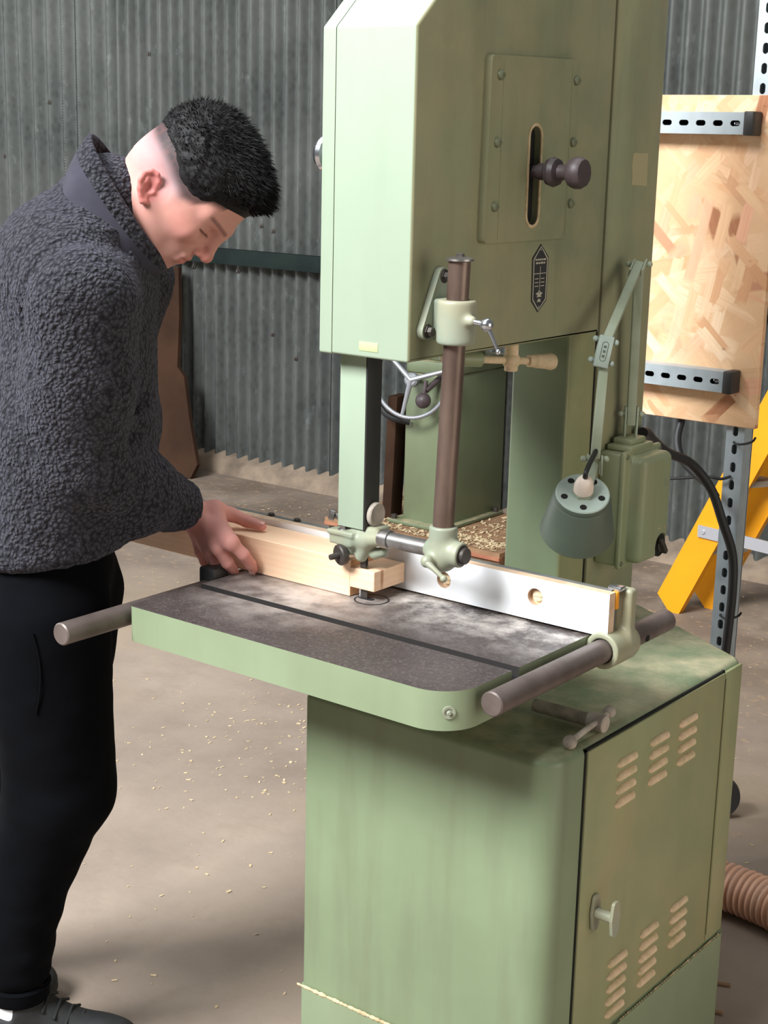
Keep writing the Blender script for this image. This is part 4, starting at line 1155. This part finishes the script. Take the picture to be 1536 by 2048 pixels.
for s in (-1, 1):   # ears
    def ep(n, v, out):
        ce, se = math.cos(R(34)), math.sin(R(34))
        n, v = n * .82, v * .82
        return hp(-.003 + n * ce - v * se, s * (.0705 + out), -.057 + n * se + v * ce)
    ring = [(.008, .004, .001), (.009, .018, .004), (.002, .028, .008), (-.010, .029, .012), (-.019, .019, .015), (-.020, .004, .016), (-.015, -.011, .013), (-.008, -.021, .009), (-.002, -.029, .006), (.005, -.027, .003)]
    for a, b in zip(ring[:-1], ring[1:]): B.cap(ep(*a), ep(*b), .0040, None, .002)
    EN = HN * math.cos(R(34)) + HU * math.sin(R(34)); EU = HU * math.cos(R(34)) - HN * math.sin(R(34))
    B.ell(ep(-.006, .004, .0055), (.0135, .0048, .0215), .003, axes=[EN * .95 - HL * s * .31, HL * s * .95 + EN * .31, EU])
    B.ell(ep(-.001, -.026, .004), (.0062, .0045, .0070), .003, axes=[EN, HL, EU])
    B.cap(ep(-.010, .014, .012), ep(-.009, -.008, .0115), .0032, None, .003)
    B.ell(ep(-.001, -.002, .010), (.0072, .0065, .0085), .003, 'sub', [EN, HL, EU])
    B.ell(ep(.008, -.006, .002), (.004, .0045, .006), .002, axes=HAX)
# right hand: palm against the near face of the beam, fingers curled down it, thumb on top
hw_ = dict(W=(-.343, -.022, .976), iM=(-.243, -.043, .953), mM=(-.268, -.046, .939), rM=(-.296, -.041, .928), pM=(-.325, -.031, .921),
           iP=(-.230, -.027, .932), iD=(-.231, -.008, .911), iT=(-.234, .0015, .899), mP=(-.260, -.033, .913), mT=(-.268, -.008, .8905),
           rP=(-.293, -.031, .905), rT=(-.301, -.007, .888), pP=(-.322, -.024, .902), pT=(-.327, -.006, .888),
           tC=(-.322, .000, .986), tM=(-.312, .030, .977), tI=(-.288, .045, .966), tT=(-.258, .050, .9615))
h = {k: wl(v) for k, v in hw_.items()}
B.cap(wl((-.37, -.03, .985)), h['W'], .026, .024, .01)
for k, r in (('iM', .0125), ('mM', .0125), ('rM', .0120), ('pM', .0110)): B.cap(h['W'], h[k], .0185, r, .012)
B.cap(h['W'], h['tC'], .019, .017, .012); B.cap(h['tC'], h['tM'], .0165, .0125, .012)
B.cap(h['tC'], h['iM'], .013, .010, .014)
for ch in (('iM', 'iP', 'iD', 'iT'), ('mM', 'mP', 'mT'), ('rM', 'rP', 'rT'), ('pM', 'pP', 'pT')):
    rr = {'i': (.0115, .0102, .0092, .0078), 'm': (.0116, .0106, .0082), 'r': (.0110, .0098, .0080), 'p': (.0096, .0086, .0072)}[ch[0][0]]
    for j in range(len(ch) - 1): B.cap(h[ch[j]], h[ch[j + 1]], rr[j], rr[j + 1], .0035)
B.cap(h['tM'], h['tI'], .0120, .0108, .005); B.cap(h['tI'], h['tT'], .0108, .0080, .003)
# left hand resting on the beam behind the sleeve
lwp = lambda x, y, z: wl((x, y, z))
for k in range(4):
    y = .022 + .018 * k
    B.cap(LW, lwp(-.495, y, .975), .020, .011, .012); B.cap(lwp(-.495, y, .975), lwp(-.468, y, .966), .0098, .009, .003); B.cap(lwp(-.468, y, .966), lwp(-.448 - .004 * abs(k - 1), y, .9605), .009, .0075, .002)
B.cap(LW, lwp(-.505, .012, .968), .018, .012, .012); B.cap(lwp(-.505, .012, .968), lwp(-.475, .001, .945), .0105, .0085, .004)
V, Q = B.mesh(); V = relax(V, Q, 1, .35)

def head_nv(V):
    d = V - HC; return d @ HN, d @ HL, d @ HU
n_, l_, v_ = head_nv(V)
def ss(x, a, b):
    t = np.clip((x - a) / (b - a), 0, 1); return t * t * (3 - 2 * t)
def VB(n): return np.interp(n, [-.13, -.09, -.02, .030, .048, .058, .09, .12], [-.02, -.012, -.008, -.016, -.006, .018, .044, .05])
col = np.tile(np.array(lin((206, 150, 138))[:3]), (len(V), 1))
def blend(m, c):
    global col
    m = np.clip(m, 0, 1)[:, None]; col = col * (1 - m) + np.array(lin(c)[:3]) * m
inhead = (V[:, 2] > 1.37) & (V[:, 0] > .0)
# cropped hair fading out down the back and sides
dist = VB(n_) - v_
fade = ss(dist, .062, .004) * ss(n_, .035, .005) + .9 * ss(dist, .020, .0) * ss(n_, .07, .04)
blend(ss(dist, .085, .03) * ss(n_, .035, .005) * inhead * .55, (156, 132, 140)); blend(ss(dist, .034, .0) * ss(n_, .05, .02) * inhead * .75, (112, 100, 106)); blend(ss(dist, .014, -.003) * inhead * (n_ < .075) * .9, (44, 40, 42))
ear_m = inhead * ss(np.abs(l_), .068, .074) * ss(np.hypot(n_ + .005, v_ + .056), .034, .026)
blend(ear_m * .6, (212, 112, 106))
blend(inhead * ss(np.hypot(n_ - .118, v_ + .042), .022, .008) * .5, (206, 124, 114))
cheek = inhead * ss(np.hypot(n_ - .07, v_ + .045), .035, .01) * ss(np.abs(l_), .02, .035); blend(cheek * .4, (206, 134, 122))
beard = inhead * ss(v_, -.045, -.075) * ss(n_, .01, .05); blend(beard * .35, (140, 110, 100))
lips = inhead * ss(np.abs(v_ + .0715), .012, .006) * ss(np.abs(l_), .022, .016) * ss(n_, .092, .099); blend(lips * .7, (186, 106, 98))
brow = inhead * ss(np.abs(v_ - .0065 + .10 * np.maximum(0, np.abs(l_) - .036)), .0048, .0015) * ss(np.abs(l_), .007, .013) * ss(np.abs(l_), .058, .050) * (n_ > .045); blend(brow * .8 * (.75 + .25 * np.sin(l_ * 2600)), (58, 44, 40))
lash = inhead * ss(np.abs(v_ + .0205), .0026, .0010) * ss(np.abs(np.abs(l_) - .032), .0190, .0150) * (n_ > .07); blend(lash * .9, (34, 26, 24))
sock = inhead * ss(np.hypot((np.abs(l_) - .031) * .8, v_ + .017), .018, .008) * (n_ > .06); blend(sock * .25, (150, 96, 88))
for k in ('iT', 'mT', 'rT', 'pT', 'iP', 'mP', 'rP', 'pP', 'tT', 'tI', 'iM', 'mM', 'rM'):
    blend(ss(np.linalg.norm(V - h[k], axis=1), .015, .005) * .35, (206, 118, 112))
blend(((V[:, 2] < 1.1) & (V[:, 2] > .8)) * .5, (220, 154, 148))
body = link_np('body', lw(V), Q, 'skin', man, colors=col)
M['nail'] = simple('nail', (220, 168, 156), .35)
for a, b, out in (('iD', 'iT', (.35, -.9, .1)), ('mP', 'mT', (.2, -.9, -.2)), ('tI', 'tT', (.1, -.25, 1))):
    p, q = Vector(hw_[a]), Vector(hw_[b]); d = (q - p).normalized(); o = Vector(out); o = (o - d * o.dot(d)).normalized()
    bm = nb(); obox(bm, q + o * .0070 - d * .001, d, d.cross(o), o, (.0055, .0045, .0009), .0008); link('fingernail', bm, 'nail', body)

# ---- hair: short sides, longer rough top
hg = axis([(.02, .46, .003)]); hl_ = axis([(-.13, .131, .003)]); hz = axis([(1.40, 1.74, .003)])
H = Field(hg, hl_, hz)
X, Y, Z = H._g((slice(None),) * 3)
dn, dl, dv = ((X - HC[0]) * A_[0] + (Y - HC[1]) * A_[1] + (Z - HC[2]) * A_[2] for A_ in (HN, HL, HU))
def elld(a, b, c, rad):
    k0 = np.sqrt((a / rad[0]) ** 2 + (b / rad[1]) ** 2 + (c / rad[2]) ** 2); k1 = np.sqrt((a / rad[0] ** 2) ** 2 + (b / rad[1] ** 2) ** 2 + (c / rad[2] ** 2) ** 2)
    return k0 * (k0 - 1) / np.maximum(k1, 1e-6)
sk = elld(dn + .002, dl, dv - .018, (.096, .076, .087))
t = (.008 + .006 * ss(dv, .02, .08) + .004 * ss(-dn, .0, .08)) * np.clip((dv - VB(dn)) / .036, -.6, 1)
hf = sk - t
tuft = elld(dn - .046, dl, dv - .078, (.046, .056, .027)); hh = np.maximum(.02 - np.abs(hf - tuft), 0) / .02
hf = np.minimum(hf, tuft) - hh * hh * .005
H.F = hf.astype(np.float32)
V, Q = H.mesh()
jit = np.array([mnoise.fractal(Vector(p * 90), 1.0, 2.0, 3) for p in V])
nrm = V - hp(-.002, 0, .018); nrm /= np.linalg.norm(nrm, axis=1)[:, None]
nn_, ll_, vv_ = head_nv(V)
V = V + nrm * (jit * .003 * np.clip((vv_ - VB(nn_)) / .03, 0, 1))[:, None]
hair = link_np('hair', lw(V), Q, 'hair', man)
# loose locks standing out of the mass
n_, l_, v_ = head_nv(V)
ok = np.where((v_ - VB(n_) > .012))[0]
pick = RNG.choice(ok, 8000)
bm = nb()
for i in pick:
    p = V[i]; nn = nrm[i]; n0, v0 = n_[i], v_[i]
    top = float(ss(np.array(v0), .03, .09))
    flow = HN * (.8 * top + .15) + HU * (-.35 * (1 - top)) + RNG.normal(0, .35, 3)
    if n0 > .06: flow = flow + HN * .15 + HU * .5
    d = nn * .6 + flow * .8; d /= np.linalg.norm(d)
    Lh = (.005 + .010 * top) * RNG.uniform(.5, 1.25)
    if v0 - VB(np.array(n0)) < .03: Lh *= .5
    a = np.cross(d, RNG.normal(0, 1, 3)); a /= np.linalg.norm(a); b = np.cross(d, a); w = .0011
    base = p - nn * .003; e = p + d * Lh + nn * .001 + np.array([0, 0, -.15 * Lh]); mid = (base + e) / 2 + nn * .002
    ws = lw(np.array([base + a * w, base - a * w * .5 + b * w * .87, base - a * w * .5 - b * w * .87, e]))
    vs = [bm.verts.new(q) for q in ws]
    for q in ((0, 1, 3), (1, 2, 3), (2, 0, 3)): bm.faces.new([vs[k] for k in q])
link('hair_lock', bm, 'hair', hair, smooth=0, recalc=False)['kind'] = 'stuff'

# ---- fleece jacket
J = Field(axis([(-.24, .40, .0062)]), axis([(-.33, .40, .0062)]), axis([(.84, 1.62, .0062)]))
J.cap((-.004, 0, .90), (.036, 0, 1.15), .128, .139, .0, sq=(1, 1.36, 1)); J.cap((.036, 0, 1.15), (.052, 0, 1.36), .139, .122, .02, sq=(1, 1.36, 1))
J.ell((.040, 0, 1.405), (.118, .17, .108), .05)
J.cap((.07, 0, 1.44), (.098, 0, 1.50), .092, .078, .04)
for s in (-1, 1): J.cap((.055, s * .08, 1.405), (.090, s * .175, 1.37), .088, .080, .035)
WR = wl((-.355, -.03, .985)); 
J.cap((.094, -.185, 1.365), (.085, -.165, 1.25), .080, .083, .03); J.cap((.085, -.165, 1.25), (.070, -.130, 1.115), .080, .074, .02)
J.cap((.070, -.130, 1.115), (.150, -.040, 1.045), .074, .063, .018); J.cap((.150, -.040, 1.045), (.196, .016, 1.006), .060, .052, .015)
J.cap((.10, -.125, 1.10), (.14, -.06, 1.02), .052, .05, .03)
J.cap((.094, .185, 1.365), (.03, .272, 1.14), .080, .070, .03); J.cap((.03, .272, 1.14), LW + np.array([-.03, .003, .03]), .068, .050, .015)
J.cap((.205, .028, .998), (.30, .14, .92), .036, .040, .004, 'sub'); J.cap(LW + np.array([-.01, 0, .012]), LW + np.array([.1, -.02, -.06]), .036, None, .004, 'sub')
for c, r in (((.172, -.06, 1.20), .012), ((.165, -.10, 1.155), .010)): J.cap(c, (c[0] - .05, c[1] - .06, c[2] - .02), r, r, .012, 'sub')
J.half((0, 0, .932), (.12, 0, -1), .025)
V, Q = J.mesh(); V = relax(V, Q, 2, .4)
# seam of the set-in sleeve, then pile
e1 = np.zeros_like(V)
tri = V[Q]; fn = np.cross(tri[:, 2] - tri[:, 0], tri[:, 3] - tri[:, 1])
for i in range(4): np.add.at(e1, Q[:, i], fn)
e1 /= np.maximum(np.linalg.norm(e1, axis=1), 1e-9)[:, None]
sd_ = np.abs(np.hypot((V[:, 0] - .098) / 1.0, (V[:, 2] - 1.335) / 1.25) - .098); seam = ss(sd_, .011, .0) * (V[:, 1] < -.10) * (V[:, 2] > 1.25)
pile = np.array([mnoise.fractal(Vector(p * 70), 1.0, 2.0, 3) for p in V])
fold = np.array([mnoise.noise(Vector((p[0] * 9, p[1] * 9, p[2] * 14))) for p in V])
V = V + e1 * (pile * .0016 + fold * .0035 - seam * .0095)[:, None]
jk = link_np('jacket', lw(V), Q, 'fleece', man)
# collar
def collar_ring(t, off):
    """t 0 base .. 1 rim; off pushes outwards"""
    cb, hb, wb = np.array([.110, 1.468]), np.array([.068, -.076]), .108
    ct, ht, wt = np.array([.138, 1.508]), np.array([.060, -.096]), .080
    c = cb + (ct - cb) * t; hv = hb + (ht - hb) * t; w = wb + (wt - wb) * t
    hl = np.linalg.norm(hv); hv = hv * (1 + off / hl); w = w + off
    o = []
    for k in range(72):
        a = 2 * math.pi * k / 72
        ca, sa = math.cos(a), math.sin(a)
        ca = math.copysign(abs(ca) ** .9, ca); sa = math.copysign(abs(sa) ** .9, sa)
        o.append((c[0] + hv[0] * ca, w * sa, c[1] + hv[1] * ca))
    return o
prof = [(-.25, .0), (0, .004), (.25, .007), (.5, .008), (.75, .008), (.92, .007), (1.0, .004), (1.03, -.001), (1.0, -.006), (.85, -.009), (.5, -.011), (.1, -.012)]
rings = [collar_ring(t, o) for t, o in prof]
CV = np.array([p for r in rings for p in r]); CQ = []
for i in range(len(rings) - 1):
    for k in range(72): CQ.append((i * 72 + k, i * 72 + (k + 1) % 72, (i + 1) * 72 + (k + 1) % 72, (i + 1) * 72 + k))
CQ = np.array(CQ)
cl = link_np('collar', lw(CV), CQ, ['nylon', 'fleece'], jk)
for p in cl.data.polygons: p.material_index = 0 if p.index < 72 * 3 else 1
sub = cl.modifiers.new('s', 'SUBSURF'); sub.levels = 1; sub.render_levels = 1

# ---- joggers
T = Field(axis([(-.38, .17, .008)]), axis([(-.24, .26, .008)]), axis([(.10, 1.02, .008)]))
T.ell((-.004, 0, .90), (.100, .160, .14), 0)
T.cap((.002, -.085, .83), (.012, -.062, .53), .105, .093, .03); T.cap((.012, -.062, .53), (-.058, -.052, .33), .091, .070, .015); T.cap((-.058, -.052, .33), (-.074, -.05, .19), .069, .056, .015)
T.cap((-.006, .085, .83), (-.06, .11, .50), .105, .092, .03); T.cap((-.06, .11, .50), (-.2, .13, .30), .09, .07, .015); T.cap((-.2, .13, .30), (-.26, .14, .19), .068, .056, .015)
T.half((0, 0, .147), (0, 0, -1), .004)
V, Q = T.mesh(); V = relax(V, Q, 2, .4)
fold = np.array([mnoise.noise(Vector((p[0] * 10, p[1] * 10, p[2] * 5))) + .6 * mnoise.noise(Vector((p[0] * 16, p[1] * 16, p[2] * 26 + 4))) for p in V])
low = ss(V[:, 2], .45, .2)
cen = np.stack([np.interp(V[:, 2], [.15, .33, .53, .83], [-.07, -.058, .012, .0]), np.where(V[:, 1] < .02, -.055, .12)], 1)
dr = V[:, :2] - cen; dr /= np.maximum(np.linalg.norm(dr, axis=1), 1e-6)[:, None]
V[:, :2] += dr * (fold * (.004 + .005 * low))[:, None]
tr = link_np('trousers', lw(V), Q, 'trouser', man)
for fo, lo in ((-.073, -.05), (-.259, .14)):
    bm = nb()
    pts = lw(np.array([[fo, lo, .126]]))[0]
    lathe(bm, pts, (0, 0, 1), [(0, .046), (.002, .05), (.008, .053), (.022, .054), (.030, .056), (.034, .05)], 32, cap=False)
    link('cuff', bm, 'trouser', tr)
bm = nb()
pc = np.array([(.004, .845), (.010, .82), (.013, .79), (.012, .76), (.008, .73), (.002, .705)])
def side_l(f, z):   # near side of the thigh
    r = np.interp(z, [.53, .83], [.093, .105]); c = np.interp(z, [.53, .83], [.012, .004]); l0 = np.interp(z, [.53, .83], [-.062, -.085])
    return l0 - math.sqrt(max(r * r - (f - c) ** 2, 0)) - .001
tube(bm, catmull([Vector(lw(np.array([[f, side_l(f, z), z]]))[0]) for f, z in pc], 6), .0016, 8)
link('pocket_edge', bm, 'trouser', tr)

# ---- shoes
def shoe(fo, lo, name='shoe'):
    S = Field(axis([(fo - .12, fo + .25, .004)]), axis([(lo - .08, lo + .08, .004)]), axis([(-.02, .17, .004)]))
    S.cap((fo - .045, lo, .052), (fo + .14, lo, .040), .042, .036, .0); S.ell((fo + .155, lo + .004, .040), (.056, .047, .040), .03)
    S.cap((fo + .0, lo, .105), (fo + .12, lo, .055), .042, .032, .03); S.cap((fo - .018, lo, .06), (fo - .006, lo, .115), .044, .045, .02); S.rbox((fo - .09, lo - .09, .104), (fo - .004, lo + .09, .25), .004, .004, 'sub')
    S.rbox((fo - .088, lo - .046, .0), (fo + .205, lo + .048, .028), .012, .006)
    S.cap((fo - .002, lo, .12), (fo + .0, lo, .2), .036, None, .004, 'sub'); S.half((0, 0, .001), (0, 0, -1), .002)
    V, Q = S.mesh(); V = relax(V, Q, 2, .4)
    o = link_np(name, lw(V), Q, 'shoe', man)
    bm = nb()
    for k in range(5):
        f = fo + .032 + .020 * k; zt = .141 - .0118 * k
        tube(bm, catmull([Vector(lw(np.array([[f + .006 * s, lo + .034 * s, zt - .018 * abs(s) + .003]]))[0]) for s in (-1, -.5, 0, .5, 1)], 4), .0028, 8)
    link('lace', bm, 'lace', o)
    return o
shoe(-.072, -.05); shoe(-.26, .14)
for fo, lo in ((-.074, -.05), (-.26, .14)):
    S = Field(axis([(fo - .08, fo + .08, .003)]), axis([(lo - .07, lo + .07, .003)]), axis([(.08, .16, .003)]))
    S.cap((fo, lo, .10), (fo + .001, lo, .15), .0445, .042); S.half((0, 0, .15), (0, 0, 1)); S.half((0, 0, .09), (0, 0, -1))
    V, Q = S.mesh(); link_np('sock', lw(V), Q, 'sock', man)

# ================================================================== LIGHT AND CAMERA
W = bpy.data.worlds.new('World'); SC.world = W; W.use_nodes = True
bg = W.node_tree.nodes['Background']; bg.inputs[0].default_value = (.93, .97, 1.0, 1); bg.inputs[1].default_value = .13
def area(name, loc, target, sx, sy, power, col=(1, 1, 1)):
    L = bpy.data.lights.new(name, 'AREA'); L.shape = 'RECTANGLE'; L.size = sx; L.size_y = sy; L.energy = power; L.color = col
    o = bpy.data.objects.new(name, L); COL.objects.link(o); o.location = loc
    o.rotation_euler = (Vector(target) - Vector(loc)).to_track_quat('-Z', 'Y').to_euler(); return o
area('roof_light', (-1.5, -5.4, 6.0), (-.1, 0, 1.0), 3.6, 2.4, 2000, (.95, .99, 1.0))
area('side_light_left', (-6.6, -.6, 2.2), (-2.2, 2.6, 1.2), 3.2, 3.4, 260, (.95, .99, 1.0))  # unseen side light added for contrast on the wall ridges; no door built
area('roof_light_over', (-.6, .1, 4.6), (-.6, .1, 0), 1.6, 4.0, 130, (.96, .99, 1.0))
area('warm_fill_right', (5.4, 0.2, 1.7), (0, .3, 1.1), 3.4, 3.2, 130, (1.0, .94, .82))  # added warm fill to lift the right-facing sides; no doorway there
cam = bpy.data.cameras.new('Camera'); co = bpy.data.objects.new('Camera', cam); COL.objects.link(co)
cam.sensor_fit = 'VERTICAL'; cam.sensor_height = 24; cam.lens = 3075.47 / 2048 * 24; cam.clip_start = .05
r0 = Vector((.7910887745, .6112501701, .0234900057)); r1 = Vector((.1623887272, -.1728326803, -.9714724731)); r2 = Vector((-.589752865, .7723354803, -.2359861304))
m = Matrix.Identity(4)
for i in range(3): m[i][0] = r0[i]; m[i][1] = -r1[i]; m[i][2] = -r2[i]
m.translation = Vector((1.4522, -1.8475, 1.61)); co.matrix_world = m
SC.camera = co
SC.view_settings.view_transform = 'Standard'; SC.view_settings.look = 'None'; SC.view_settings.gamma = 1; SC.view_settings.use_curve_mapping = False
SC.view_settings.exposure = -.34
